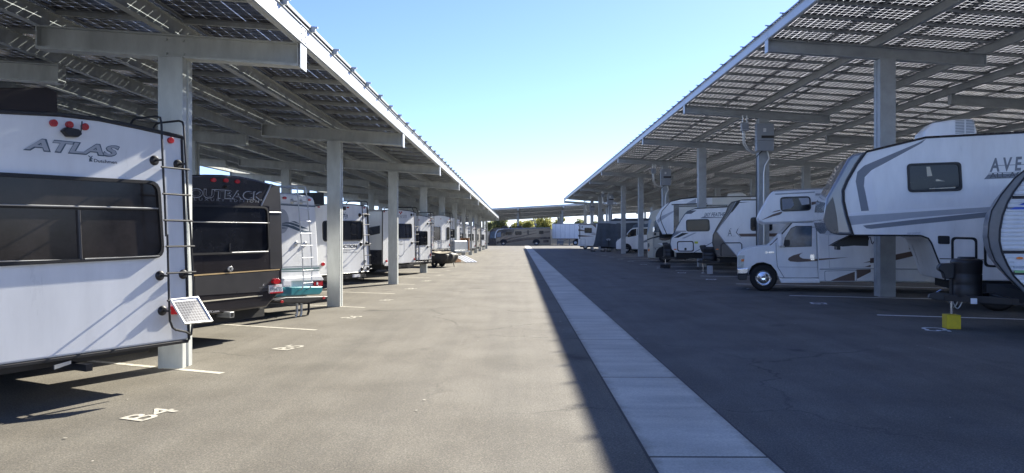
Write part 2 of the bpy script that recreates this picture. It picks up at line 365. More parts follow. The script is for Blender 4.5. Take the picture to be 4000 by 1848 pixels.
# ------------------------------------------------------------------ vehicle frame
class Veh:
    """local frame: x along the face we see, y into the vehicle, z up"""
    def __init__(s, name, label, cat, loc, rz, group=None):
        s.o = empty(name, (loc[0], loc[1], 0), R(rz)); tag(s.o, label, cat, group)
        s.loc = Vector((loc[0], loc[1], 0)); a = R(rz)
        s.dx = Vector((math.cos(a), math.sin(a), 0)); s.dy = Vector((-math.sin(a), math.cos(a), 0))
    def at(s, p, y=0.0):
        d = ray(*p); o = Vector((0,0,EYE)); base = s.loc + s.dy*y
        t = (base-o).dot(s.dy)/d.dot(s.dy); w = o + d*t - s.loc
        return (w.dot(s.dx), w.z)
    def m(s, c, pts, y=0.0): return [s.at(c(*p), y) for p in pts]
    def prism(s, name, pts, y0, y1, m, parent=None, bevel=0.0, seg=2, smooth=False):
        return MB().prism(pts, y0, y1).build(name, m, parent or s.o, bevel, smooth, seg)
    def plate(s, name, pts, lay, m, parent=None, y=0.0):
        return MB().prism(pts, y-.003*lay, y+.008).build(name, m, parent or s.o)
    def window(s, quad, y=0.0, r=.08, fw=.035, frame=None, glass=None, parent=None, lay=1, name='window', out=.022):
        oq = rrect(quad, r); iq = rrect(inset(quad, fw), r*.8)
        f = MB().ring(oq, iq, y-out, y+.01).build(name, frame or M['black'], parent or s.o)
        MB().prism(rrect(inset(quad, fw*.6), r*.8), y-.006, y+.008).build('pane', glass or M['glass'], f)
        return f
    def panelring(s, quad, name='compartment_door', y=0.0, r=.07, w=.03, m=None, fill=None):
        f = MB().prism(rrect(inset(quad, w*.5), r*.8), y-.006, y+.01).build(name, fill or M['white'], s.o)
        MB().ring(rrect(quad, r), rrect(inset(quad, w), r*.8), y-.014, y+.01).build('seal', m or M['black'], f)
        return f
    def stroke(s, name, pts, w, m, y=0.0, parent=None):
        return MB().tube([(p[0], y-.004, p[1]) for p in pts], w, 6).build(name, m, parent or s.o, smooth=True)
    def text(s, st, p0, p1, h, m, lay=2, shear=0.0, bold=0.0, y=0.0, name='lettering', parent=None):
        vs, fs = text_mesh(st, bold)
        xs = [v[0] for v in vs]; ys = [v[1] for v in vs]; x0, x1 = min(xs), max(xs); yb, yt = 0.0, .73
        P0, P1 = Vector(p0), Vector(p1); e = (P1-P0); ex = e/(x1-x0)
        up = Vector((0, h))/(yt-yb); mb = MB(); yy = y-.003*lay
        mb.v = []
        for v in vs:
            q = P0 + ex*(v[0]-x0) + up*v[1] + Vector((shear*h*v[1]/yt, 0)); mb.v.append((q.x, yy, q.y))
        mb.f = fs
        return mb.build(name, m, parent or s.o)
    def tube(s, name, pts, r, m, parent=None, n=8): return MB().tube(pts, r, n).build(name, m, parent or s.o, smooth=True)
    def box(s, name, x0,x1,y0,y1,z0,z1, m, parent=None, bevel=0.0):
        return MB().box(x0,x1,y0,y1,z0,z1).build(name, m, parent or s.o, bevel)
    def wheel(s, x, y, z, r, w=.24, face=-1, rimr=.58, m=None):
        k = face
        t = MB().lathe([(r*.55,0),(r*.60,0),(r*.85,-.01),(r*.96,.02),(r,.05),(r,w-.05),(r*.96,w-.02),(r*.85,w),(r*.55,w)], (x,y,z)).build('wheel', M['rubber'], s.o, smooth=True)
        rp = [(0,.015),(r*.14,.01),(r*.16,.03),(r*.30,.05),(r*.46,.07),(r*.50,.03),(r*rimr,.0),(r*(rimr+.02),.015),(r*.54,.08),(r*.54,.2)]
        mb = MB().lathe(rp, (x,y-.004,z))
        mb.build('rim', m or M['rim'], t, smooth=True)
        nb = MB()
        for q in range(8):
            a = 2*PI*q/8; nb.lathe([(0,0),(.014,0),(.016,.03)], (x+r*.23*math.cos(a), y+.015, z+r*.23*math.sin(a)), n=8)
        nb.build('lug_nuts', M['chrome'], t)
        return t
    def disc(s, name, p, rx, rz, m, y=0.0, th=.012, parent=None, n=20):
        pts = [(p[0]+rx*math.cos(2*PI*k/n), p[1]+rz*math.sin(2*PI*k/n)) for k in range(n)]
        return MB().prism(pts, y-th, y+.006).build(name, m, parent or s.o, bevel=min(.004, th*.4))

# ------------------------------------------------------------------ setting
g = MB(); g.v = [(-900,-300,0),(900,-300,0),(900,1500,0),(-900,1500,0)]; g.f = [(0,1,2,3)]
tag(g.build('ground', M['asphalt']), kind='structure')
gs = MB(); y = 5.48-3.1*6
while y < 128:
    gs.prismz([(1.005,y+.02),(1.91,y+.02),(1.91,y+3.08),(1.005,y+3.08)], -.05, .006); y += 3.1
tag(gs.build('gutter_path', M['concrete'], bevel=.004, seg=1), kind='structure')
gj = MB().prismz([(0.985,-14),(1.93,-14),(1.93,129),(0.985,129)], -.04, .0025)
tag(gj.build('gutter_bed', mat('joint_dirt',(.06,.055,.05),.95)), kind='structure')
def line_quad(mb, x, y, dx, dy, ln, w=.1, z=.004):
    nx, ny = -dy, dx
    mb.v += [(x-nx*w/2,y-ny*w/2,z),(x+dx*ln-nx*w/2,y+dy*ln-ny*w/2,z),(x+dx*ln+nx*w/2,y+dy*ln+ny*w/2,z),(x+nx*w/2,y+ny*w/2,z)]
    i = len(mb.v)-4; mb.f.append((i,i+1,i+2,i+3))
lm = MB()
for k in range(-1, 23): line_quad(lm, -3.68, 8.78+4.08*k, -math.sin(R(68.5)), math.cos(R(68.5)), 11.5)
for k in range(0, 28): line_quad(lm, 6.9+8+ .0, 0, 0, 0, 0) if False else None
tag(lm.build('stall_lines', M['paint']), kind='structure')
lm = MB()
for k in range(-1, 19): line_quad(lm, 7.75+.02*k, 15.45+5.05*k, math.sin(R(73)), -math.cos(R(73)), 13.0, .125)
tag(lm.build('stall_lines', M['paintw']), kind='structure')
def ground_text(st, c, right, up, h, w, m):
    vs, fs = text_mesh(st, .012); xs = [v[0] for v in vs]; x0, x1 = min(xs), max(xs)
    mb = MB(); mb.f = fs; Rv, Uv = Vector(right), Vector(up)
    for v in vs:
        q = Vector(c) + Rv*((v[0]-(x0+x1)/2)/(x1-x0)*w) + Uv*((v[1]/.73-.5)*h); mb.v.append((q.x,q.y,.0055))
    return tag(mb.build('stall_number', m), kind='structure')
uL = (-math.sin(R(68.5)), math.cos(R(68.5)), 0); rL = (-uL[1]*-1, -uL[0], 0)
for k in range(0, 18): ground_text('B%d' % (4+k), (-3.52, 6.75+4.08*k, 0), (uL[1], -uL[0], 0), uL, .30, .46, M['paint'])
uR = (math.sin(R(73)), -math.cos(R(73)), 0)
for k in range(0, 16): ground_text('C%d' % (5+k), (7.62, 13.05+5.05*k, 0), (uR[1], -uR[0], 0), uR, .42, .55, M['paintw'])

rl_ = random.Random(11); lf_ = MB()
for k in range(150):
    x, y = (rl_.uniform(-4.5,9), rl_.uniform(4,34)); r_ = rl_.uniform(.006,.018); a = rl_.random()*6.28; i = len(lf_.v)
    for q in range(5):
        b_ = a+q*1.257; lf_.v.append((x+math.cos(b_)*r_*rl_.uniform(.6,1.3), y+math.sin(b_)*r_*rl_.uniform(.6,1.3), .007+rl_.random()*.004))
    lf_.f.append(tuple(range(i,i+5)))
tag(lf_.build('ground_litter', mat('dry_litter',(.45,.42,.34),.9,0,.5,3)), 'tiny pale leaf and gravel bits scattered over the asphalt', 'litter', kind='stuff')
# ------------------------------------------------------------------ solar canopies
def canopy(name, label, group, loc, rz, zb0, sx, rows, spacing, y0, y1, x0, modw, nmod, modl, pm, sm, bh, colw, cold, fcol, sy=0.0, nind=100, foff=0.0, rail=True, focus=(0,0)):
    """x: down-slope axis, y: long axis. zb(x,y): underside of the cross beams"""
    root = empty(name, loc, rz); tag(root, label, 'solar canopy', group)
    zb = lambda x, y: zb0 + sx*(x-x0) + sy*y
    GH = .25
    def sb(mb, xa, xb, ya, yb, za, zc):
        mb.hexa([(xa,ya,zb(xa,ya)+za),(xb,ya,zb(xb,ya)+za),(xb,yb,zb(xb,yb)+za),(xa,yb,zb(xa,yb)+za),
                 (xa,ya,zb(xa,ya)+zc),(xb,ya,zb(xb,ya)+zc),(xb,yb,zb(xb,yb)+zc),(xa,yb,zb(xa,yb)+zc)])
    for ri, (xa, xb, xc, d0) in enumerate(rows):
        ys = []; y = d0
        while y > y0 + .3: y -= spacing
        y += spacing if y <= y0+.3 else 0
        while y < y1 + .2: ys.append(y); y += spacing
        for y in ys:
            # column: two lipped channels toe to toe
            w, d = colw/2, cold/2
            pr = [(xc-w,y),(xc+w,y),(xc+w,y+d-.03),(xc+w-.02,y+d-.03),(xc+w-.02,y+d+.03),(xc+w,y+d+.03),(xc+w,y+cold),(xc-w,y+cold),(xc-w,y+d+.03),(xc-w+.02,y+d+.03),(xc-w+.02,y+d-.03),(xc-w,y+d-.03)]
            MB().prismz(pr, -.3, zb(xc,y)+.002).build('column', sm, root, bevel=.008)
            b = MB(); ym = y + cold/2
            sb(b, xa, xb, ym-.012, ym+.012, 0, bh)
            sb(b, xa, xb, ym-.10, ym+.10, -.004, .014); sb(b, xa, xb, ym-.10, ym+.10, bh-.014, bh)
            sb(b, xa, xb, ym-.10, ym-.088, .014, .03)
            for bx in (xc-w*.7, xc+w*.7):
                for bz in (.06, bh-.06):
                    b.tube([(bx, ym-.10 if bz<.0 else ym-.035, zb(bx,ym)+bz),(bx, ym-.012, zb(bx,ym)+bz)], .018, 6)
            sb(b, xa-.004, xa+.014, ym-.101, ym+.101, -.006, bh+.0); sb(b, xb-.014, xb+.004, ym-.101, ym+.101, -.006, bh+.0)
            b.build('cross_beam', sm, root)
            if ri == 0:
                p = MB(); s_ = -1 if fcol[1] < 0 else 1
                xe = fcol[0]; sb(p, xe+.03*s_, xe+.042*s_, ym-.13, ym+.13, -.03, bh+GH-.01)
                for q in range(6):
                    zz = bh+.04+.08*(q//2); yy = ym-.08+.16*(q%2)
                    p.tube([(xe+.040*s_,yy,zb(xe,yy)+zz),(xe+.052*s_,yy,zb(xe,yy)+zz)], .012, 6)
                p.build('end_plate', M['fascia'], root)
    # long purlins
    gx = []
    for xa, xb, xc, d0 in rows: gx += [xa, (xa+xb)/2, xb]
    gx = sorted(set(round(v,3) for v in gx))
    for x in gx:
        fas = abs(x-fcol[0]) < .02
        p = MB(); s_ = 1 if x > x0-.01 else -1
        sb(p, x-.010, x+.010, y0, y1, bh, bh+GH)
        sb(p, x-.055, x+.055, y0, y1, bh+.001, bh+.012); sb(p, x-.055, x+.055, y0, y1, bh+GH-.012, bh+GH-.001)
        if fas: sb(p, x+.031*fcol[1]-.006, x+.031*fcol[1]+.006, y0, y1, bh-.01, bh+GH)
        p.build('fascia' if fas else 'purlin', M['fascia'] if fas else sm, root)
    crn = random.Random(3)
    for ci in range(3):
        gxx = sorted(gx, key=lambda v: abs(v-x0))[ci] ; pts = []; yy = y0+.5
        gxx += (-.09 if x0 < 0 else .09)
        while yy < min(y1-1, 45):
            pts.append((gxx+crn.uniform(-.01,.01), yy, zb(gxx,yy)+bh+GH*.8-crn.choice((.0,.02,.05,.09)))); yy += .75
        MB().tube(pts, .009, 5).build('cable', M['black'], root, smooth=True)
    # modules and the rails below them
    zt = bh+GH+.075
    xm = x0 + foff
    dirx = 1 if rows[-1][0] > rows[0][0] else -1
    xs = [xm + dirx*modw*k for k in range(nmod)]
    ny = int((y1-y0)/modl)
    if rail:
        xa_, xb_ = min(xs[0], xs[-1]+dirx*modw), max(xs[0], xs[-1]+dirx*modw)
        for j in range(ny+1):
            yy = y0 + j*modl
            p = MB(); sb(p, xa_-(.12 if fcol[1]<0 else 0)*.4, xb_+(.12 if fcol[1]>0 else 0)*.4, yy-.022, yy+.022, bh+GH+.0, bh+GH+.055)
            xe = xb_ if fcol[1] > 0 else xa_
            sb(p, xe-.03, xe+.08 if fcol[1]>0 else xe+.03, yy-.016, yy+.016, bh+GH+.056, bh+GH+.08) if fcol[1]>0 else sb(p, xe-.11, xe+.03, yy-.016, yy+.016, bh+GH+.056, bh+GH+.08)
            p.build('rail', sm, root)
    cells = [(i,j) for i in range(nmod) for j in range(ny)]
    def fcs(c):
        x = xs[c[0]]+dirx*modw/2; y = y0+(c[1]+.5)*modl
        return (x-focus[0])**2+(y-focus[1])**2
    cells.sort(key=fcs)
    def module(mb, xa, xb, ya, yb, rel=(0,0,0)):
        q = lambda x,y,z: (x-rel[0], y-rel[1], zb(x,y)+z-rel[2])
        if xa > xb: xa, xb = xb, xa
        t0, t1 = zt, zt+.006
        mb.quad_uv([q(xa,ya,t1),q(xb,ya,t1),q(xb,yb,t1),q(xa,yb,t1)])
        mb.quad_uv([q(xa,yb,t0),q(xb,yb,t0),q(xb,ya,t0),q(xa,ya,t0)], ((0,1),(1,1),(1,0),(0,0)))
        fr = .03
        for (a,b,c,d) in ((xa,xb,ya,ya+.012),(xa,xb,yb-.012,yb),(xa,xa+.012,ya+.012,yb-.012),(xb-.012,xb,ya+.012,yb-.012)):
            i = len(mb.f)
            mb.hexa([q(a,c,t0-fr),q(b,c,t0-fr),q(b,d,t0-fr),q(a,d,t0-fr),q(a,c,t1+.002),q(b,c,t1+.002),q(b,d,t1+.002),q(a,d,t1+.002)])
            for n in range(i, i+6): mb.uv[n] = ((0,0),)*4
    G = .012
    mb = MB(); xa, xb, ya, yb = xs[0]+dirx*G/2, xs[0]+dirx*(modw-G/2), y0+G/2, y0+modl-G/2
    o = (xs[0], y0, zb(xs[0],y0)); module(mb, xa, xb, ya, yb, o)
    first = None
    for c in cells[:nind]:
        if first is None: ob = first = mb.build('solar_panel', pm, root)
        else: ob = first.copy(); COL.objects.link(ob); ob.parent = root
        x, y = xs[c[0]], y0+c[1]*modl; ob.location = (x, y, zb(x,y))
    if len(cells) > nind:
        mb = MB()
        for c in cells[nind:]:
            xa = xs[c[0]]; module(mb, xa+dirx*G/2, xa+dirx*(modw-G/2), y0+c[1]*modl+G/2, y0+(c[1]+1)*modl-G/2)
        tag(mb.build('solar_panel', pm, root), kind='stuff')
    return root, zb
CG = 'long solar canopies over the parking rows'
LC, zL = canopy('solar_canopy', 'low galvanised steel solar canopy over the left row of trailers, beside the sunlit aisle', CG, (0,0,0), 0,
    3.905, -.07, [(-6.26,-2.85,-4.49,9.1),(-11.0,-7.6,-9.15,11.6),(-15.2,-12.1,-13.6,13.0)], 8.06, 1.5, 98.4, -2.85, 1.74, 7, 1.15, M['panelL'], M['steel'], .30, .32, .28, (-2.85,1), foff=.06, focus=(-4.5,8))
RC, zR = canopy('solar_canopy', 'tall solar canopy over the right row of motorhomes, bright gaps between its cells', CG, (0,0,0), 0,
    6.95, -.07, [(7.08,13.2,10.39,20.1),(15.24,21.4,18.3,25.1),(23.4,29.5,26.4,30.0)], 10.1, 3.2, 111.3, 7.08, 2.04, 12, 1.12, M['panelR'], M['steelr'], .34, .44, .36, (7.08,-1), foff=-.06, focus=(10,18))
FC, zF = canopy('solar_canopy', 'distant solar canopy crossing behind the end of the aisle, over the brown motorhome', CG, (0,142,0), R(90),
    6.95, -.075, [(0,6,4.0,-27.3-.0),(8,14,11,-27.3),(16,22,19,-27.3)], 9.1, -60, 40, 0, 2.04, 11, 1.3, M['panelR'], M['steelr'], .34, .42, .36, (0,-1), sy=-.055, nind=60, foff=-.06, focus=(0,0))

# electrical boxes on the right columns
def ebox(k, label):
    yc = 20.1+10.1*k; y = yc-.28
    r = empty('inverter_box', (10.35, y, 5.3)); tag(r, label, 'electrical box', 'grey inverter boxes on the right columns')
    MB().box(-.36,.36,0,.26,.42,1.15).build('cabinet', M['box'], r, bevel=.015)
    MB().box(-.355,.355,.005,.26,0,.415).build('lower_cover', M['box'], r, bevel=.015)
    MB().box(-.17,.361,-.004,.05,.53,.64).build('nameplate', M['black'], r)
    for q in range(2): MB().box(-.09,.03,-.003,.02,.80+.08*q,.86+.08*q).build('label_sticker', M['paintw'], r)
    MB().tube([(-.2,.1,.02),(-.5,.1,-.06),(-.75,.1,.05),(-.9,.1,.3),(-.92,.1,.85)], .028, 8).build('conduit', M['alu'], r, smooth=True)
    MB().tube([(-.1,.14,.02),(-.45,.14,-.1),(-.68,.14,.08),(-.82,.14,.35),(-.84,.14,.85)], .028, 8).build('conduit', M['alu'], r, smooth=True)
    MB().box(-.98,-.68,.02,.22,.85,1.2).build('junction_box', M['box'], r, bevel=.012)
    MB().tube([(-.92,.12,1.2),(-.92,.12,1.52)], .028, 8).build('conduit', M['alu'], r, smooth=True)
    MB().tube([(-.74,.12,1.2),(-.74,.12,1.50)], .028, 8).build('conduit', M['alu'], r, smooth=True)
    MB().tube([(.1,.1,.01),(.2,.12,-.3),(.05,.2,-.6),(0,.22,-.9),(0,.22,-5.25)], .03, 8).build('conduit', M['alu'], r, smooth=True)
    MB().tube([(-.1,.1,.01),(-.35,.12,-.25),(-.3,.25,-.6),(-.27,.33,-1.1),(-.27,.33,-4)], .02, 8).build('cable', M['black'], r, smooth=True)
for k, l in ((1,'grey inverter box with black nameplate on the second right column, nearest of the boxes'),
             (3,'grey inverter box high on the column behind the beige motorhome, second nearest of the boxes'),
             (6,'grey inverter box on a column above the grey covered trailer, third nearest of the boxes'),
             (8,'grey inverter box near the far end of the right canopy, farthest of the boxes')): ebox(k, l)

# ------------------------------------------------------------------ shared pieces
def ladder(V, ra, rb, rungs, y=-.17, r=.014, m=None, hook=.35, hz=.16, mounts=(), name='ladder', foot=None):
    """ra, rb: rail polylines in local (x,z) top to bottom"""
    m = m or M['black']; mb = MB()
    for rl in (ra, rb):
        x, z = rl[0]
        pts = [(x,hook,z-hz),(x,hook,z-.05),(x,hook-.04,z-.01),(x,hook-.1,z),(x,y+.08,z),(x,y+.02,z-.02),(x,y,z-.08)] + [(p[0],y,p[1]) for p in rl[1:]]
        if foot: pts += [(pts[-1][0],y+.03,pts[-1][2]-.05),(pts[-1][0],-.0,pts[-1][2]-.07)]
        mb.tube(pts, r, 8)
    o = mb.build(name, m, V.o, smooth=True)
    for z in rungs:
        def xat(rl):
            for a, b in zip(rl, rl[1:]):
                if (a[1]-z)*(b[1]-z) <= 0 and a[1] != b[1]: return a[0]+(b[0]-a[0])*(a[1]-z)/(a[1]-b[1])
            return rl[-1][0]
        xa, xb = xat(ra), xat(rb); e = .03
        MB().tube([(min(xa,xb)-e,y-.012,z),(max(xa,xb)+e,y-.012,z)], r*.85, 8).build('rung', m, o, smooth=True)
    for (x, z, xr) in mounts:
        MB().tube([(x,0.0,z),(x,-.05,z),(x,y*.7,z),(xr,y,z)], r*.9, 8).lathe([(0,-.035),(.035,-.035),(.055,-.012),(.055,.004)], (x,0,z)).build('standoff', m, o, smooth=True)
    return o
def propane(V, x, y, z0, z1, w=.48):
    mb = MB(); h = z1-z0; n = 28
    lv = [(0,1.0),(.02,1.02),(.28,1.0),(.30,.975),(.33,1.0),(.55,1.01),(.57,.98),(.60,1.01),(.82,1.03),(.86,1.06),(.90,1.05),(.94,.93),(.955,.80),(.955,.6),(1.0,.56),(1.0,.0)]
    for f, sc_ in lv:
        for k in range(n):
            a = 2*PI*k/n; c_, s_ = math.cos(a), math.sin(a)
            q = (abs(c_)**3+abs(s_)**3)**(-1/3)
            mb.v.append((x+c_*q*w/2*sc_, y+s_*q*.24*sc_, z0+h*f))
    for j_ in range(len(lv)-1):
        for k in range(n):
            k2 = (k+1)%n; mb.f.append((j_*n+k, j_*n+k2, (j_+1)*n+k2, (j_+1)*n+k))
    return mb.build('propane_cover', M['black'], V.o, smooth=True, angle=50)
def tongue(V, xc, xb, y, z, w=1.9):
    mb = MB()
    for s in (-1, 1):
        a = Vector((xc+.15, y+s*.04, z)); b = Vector((xb, y+s*w/2, z)); d = (b-a).normalized(); n = Vector((-d.y,d.x,0))*.035
        mb.hexa([tuple(p) for p in (a-n-Vector((0,0,.06)), b-n-Vector((0,0,.06)), b+n-Vector((0,0,.06)), a+n-Vector((0,0,.06)), a-n+Vector((0,0,.06)), b-n+Vector((0,0,.06)), b+n+Vector((0,0,.06)), a+n+Vector((0,0,.06)))])
    mb.box(xb-.6, xb-.5, y-w*.33, y+w*.33, z-.05, z+.05)
    o = mb.build('tongue_frame', M['black'], V.o, bevel=.006)
    MB().prism([(xc-.12,z-.02),(xc-.1,z+.06),(xc+.02,z+.09),(xc+.25,z+.07),(xc+.25,z-.06),(xc,z-.05)], y-.05, y+.05).build('coupler', M['black'], V.o, bevel=.012)
    MB().tube([(xc+.02,y,z+.09),(xc+.1,y,z+.14),(xc+.14,y,z+.13)], .012, 6).build('coupler_latch', M['chrome'], V.o)
    return o
def jack(V, x, y, zf, zt, head=True, foot=True, zc=.5):
    mb = MB().tube([(x,y,zf+.01),(x,y,zc)], .024, 10); mb.build('jack_leg', M['chrome'], V.o, smooth=True)
    MB().tube([(x,y,zc-.05),(x,y,zt-.1)], .036, 10).build('jack_tube', M['black'], V.o, smooth=True)
    if foot: MB().lathe([(0,.02),(.03,.02),(.09,.012),(.09,0)], (x,y,zf), 'z', 14).build('jack_foot', M['alu'], V.o)
    if head: MB().prism([(x-.07,zt-.30),(x-.16,zt-.05),(x-.14,zt),(x+.10,zt+.02),(x+.13,zt-.03),(x+.10,zt-.30)], y-.09, y+.09).build('jack_head', M['black'], V.o, bevel=.025, seg=3)
def underbody(V, x0, x1, y0, y1, z0, z1, wheels=()):
    V.box('chassis', x0, x1, y0, y1, z0, z1, M['under'], bevel=.01)
TG = 'travel trailers and motorhomes backed into the left row'
RG = 'motorhomes and trailers facing the aisle in the right row'
def endz(l): return sum(p[1] for p in l)/len(l)

# ------------------------------------------------------------------ L1 ATLAS trailer
V = Veh('travel_trailer', 'white travel trailer with ATLAS lettering and a wide dark rear window, nearest on the left', 'travel trailer', (-3.85,8.3), 90-26, TG)
top = V.m(A_, [(912,690),(690,640),(500,601),(300,577),(0,562)]); br = V.m(B_, [(952,678)])[0]; bl = V.m(B_, [(0,810)])[0]
z3 = top[-1][1]
prof = [br, (top[0][0]+.01, top[0][1]-.04)] + top + [(-2.46, z3-.03), (-2.5,z3-.1), (-2.5, bl[1]-.0)] + [bl]
body = V.prism('body', prof, 0, 8.6, M['white'], bevel=.03, seg=3)
V.stroke('roof_trim', [(p[0],p[1]) for p in [(top[0][0]+.015,top[0][1]-.03)]+top+[(-2.46,z3-.03)]], .022, M['black'], y=.0)
V.stroke('corner_trim', [(top[0][0]+.005,top[0][1]-.03), (br[0]-.005, br[1])], .016, M['black'])
V.prism('skirt_trim', [br, bl, (-2.5,bl[1]), (-2.5,bl[1]-.035), (bl[0],bl[1]-.035), (br[0]-.02,br[1]-.035)], -.012, .12, M['black'], bevel=.006)
q = V.m(AW, [(-95,146),(818,196),(843,592),(-95,640)])
f = V.window(q, r=.13, fw=.035, out=.03, glass=M['smoke'])
a, b = V.m(AW, [(-90,316),(824,338)]); V.stroke('window_bar', [a,b], .009, M['alu'], y=-.012, parent=f)
a, b = V.m(AW, [(-90,324),(824,346)]); V.stroke('window_bar', [a,b], .012, M['black'], y=-.008, parent=f)
a, b = V.m(AW, [(400,345),(412,602)]); V.stroke('window_bar', [a,b], .02, M['chargrey'], y=-.008, parent=f)
a, b = V.m(AW, [(430,598),(815,582)]); V.stroke('window_bar', [a,b], .008, M['alu'], y=-.02, parent=f)
a, b = V.m(AW, [(-90,612),(400,602)]); V.stroke('window_bar', [a,b], .006, M['alu'], y=-.02, parent=f)
for p in V.m(K1, [(680,270),(885,292),(1085,318),(2192,493)]): V.disc('marker_light', p, .036, .036, M['red'], th=.03)
p = V.at(K1(885,400)); V.prism('rear_camera', [(p[0]-.09,p[1]+.01),(p[0]-.05,p[1]+.05),(p[0]+.07,p[1]+.045),(p[0]+.10,p[1]),(p[0]+.06,p[1]-.035),(p[0]-.04,p[1]-.04)], -.07, 0, M['black'], bevel=.01)
V.tube('antenna', [(p[0]+.09,-.05,p[1]),(p[0]+.105,-.05,p[1]+.13)], .006, M['black'])
p0, p1 = V.m(K1, [(300,606),(1490,700)]); h = V.at(K1(800,500))[1]-V.at(K1(800,640))[1]
V.text('ATLAS', p0, p1, h*1.08, M['slate'], 1, shear=.55, bold=.055)
V.text('ATLAS', (p0[0]+.008,p0[1]+.006), (p1[0]-.008,p1[1]+.006), h*1.0, M['lgrey'], 2, shear=.55, bold=.022)
p0, p1 = V.m(K1, [(1210,772),(1508,795)]); V.text('Dutchmen', p0, p1, .034, M['dgrey'], 1, bold=.02)
a, b_, c = V.m(K1, [(1145,765),(1168,715),(1195,767)]); V.plate('emblem', [a,b_,c], 1, M['slate'])
a, b_ = V.m(K1, [(1140,690),(1195,735)]); V.stroke('emblem', [a,b_], .004, M['slate'], y=.001)
a, b_ = V.m(K1, [(1190,695),(1150,740)]); V.stroke('emblem', [a,b_], .004, M['slate'], y=.001)
LY = -.19
ra = V.m(A_, [(812,583),(820,845),(828,990),(836,1190)], LY) + V.m(B_, [(842,150),(850,470),(855,585),(868,618)], LY)
rb = V.m(A_, [(925,606),(937,850),(950,1100)], LY) + V.m(B_, [(957,100),(975,440),(968,600),(962,655)], LY)
rz = [V.at(A_(870,yy), LY)[1] for yy in (847,979,1111)] + [V.at(B_(900,yy), LY)[1] for yy in (80,210,342,478)]
mo = []
for (px, py, pr, c) in ((775,808,820,A_),(893,828,935,A_),(803,357,845,B_),(920,350,970,B_),(815,533,852,B_)):
    x, z = V.at(c(px,py)); mo.append((x, z, V.at(c(pr,py), LY)[0]))
ladder(V, ra, rb, rz, y=LY, r=.0125, hook=.32, hz=.2, mounts=mo)
a, b_ = V.m(B_, [(872,622),(935,640)], LY); V.tube('ladder_foot', [(ra[-1][0],LY,ra[-1][1]),(a[0]+.03,LY,a[1]-.02),(b_[0],LY,b_[1]),(rb[-1][0],LY,rb[-1][1])], .0125, M['black'])
V.plate('tail_light', rrect(V.m(B_, [(845,512),(905,508),(905,552),(850,552)]), .02), 8, M['red'])
underbody(V, -2.1, -.35, 1.2, 8.3, bl[1]-.2, bl[1]-.03)
V.box('bumper', -2.2, -.45, .12, .22, bl[1]-.11, bl[1]-.02, M['black'], bevel=.008)
px = V.at(B_(425,820), -.1); V.box('hitch_receiver', px[0]-.035, px[0]+.035, -.18, .3, px[1]-.03, px[1]+.04, M['black'], bevel=.004)
px = V.at(B_(300,805), -.05); V.plate('plate_bracket', [(px[0]-.08,px[1]-.03),(px[0]+.08,px[1]-.0),(px[0]+.08,px[1]+.03),(px[0]-.08,px[1]+.01)], 1, M['alu'], y=-.1)
for sx in (-2.35, -.33):
    for yy in (3.4, 4.3):
        t = MB().lathe([(.2,0),(.33,.0),(.36,.04),(.36,.2),(.33,.24),(.2,.24)], (0,0,0)).build('wheel', M['rubber'], V.o, smooth=True); t.rotation_euler = (0,0,R(90)); t.location = (sx+.24,yy,.36)
V.prism('stabiliser', [(-1.9,bl[1]-.03),(-1.84,bl[1]-.03),(-1.2,bl[1]-.16),(-1.24,bl[1]-.19)], .9, .96, M['black'])
q0 = V.m(A_, [(-120,455),(292,462),(302,572),(-120,572)], 1.0); z9 = top[3][1]
V.prism('roof_unit', [(q0[0][0],z9-.05),(q0[1][0]+.02,z9-.05),(q0[1][0],q0[1][1]),(q0[1][0]-.1,q0[1][1]+.03),(q0[0][0],q0[0][1]+.03)], 1.0, 2.0, M['brownbox'], bevel=.03)
# small solar panel on the ladder foot: its own thing
P = [Vector((*V.at(B_(px,py), yy), yy)) for px, py, yy in ((857,476,-.24),(996,462,-.24),(1071,586,-.46),(930,600,-.46))]
wc = [V.loc + V.dx*p.x + V.dy*p.z + Vector((0,0,p.y)) for p in P]; ctr = sum(wc, Vector())/4
pn = empty('portable_panel', ctr); tag(pn, 'small portable solar panel clipped to the ladder foot of the nearest white trailer', 'solar panel')
nrm = (wc[1]-wc[0]).cross(wc[3]-wc[0]).normalized()
if nrm.dot(Vector((0,0,EYE))-ctr) < 0: nrm = -nrm
loc4 = [p-ctr for p in wc]
def lerp4(u, v): return (loc4[0]*(1-u)+loc4[1]*u)*(1-v) + (loc4[3]*(1-u)+loc4[2]*u)*v
def slab4(u0,u1,v0,v1,t0,t1): return MB().hexa([tuple(lerp4(u,v)+nrm*t0) for u,v in ((u0,v0),(u1,v0),(u1,v1),(u0,v1))]+[tuple(lerp4(u,v)+nrm*t1) for u,v in ((u0,v0),(u1,v0),(u1,v1),(u0,v1))])
slab4(.03,.97,.03,.97,-.012,-.006).build('backing', M['plateface'], pn)
mb = MB().quad_uv([tuple(lerp4(u,v)-nrm*.004) for u,v in ((.07,.93),(.93,.93),(.93,.12),(.07,.12))]); mb.build('cells', M['tinycell'], pn)
mb = MB()
for e in ((0,1,0,.035),(0,1,.965,1),(0,.035,.035,.965),(.965,1,.035,.965)): mb.v, mb.f = (mb.v, mb.f); i = len(mb.v); s4 = slab4(*e,-.018,.006); mb.v += s4.v; mb.f += [tuple(q+i for q in ff) for ff in s4.f]
mb.build('frame', M['alu'], pn)

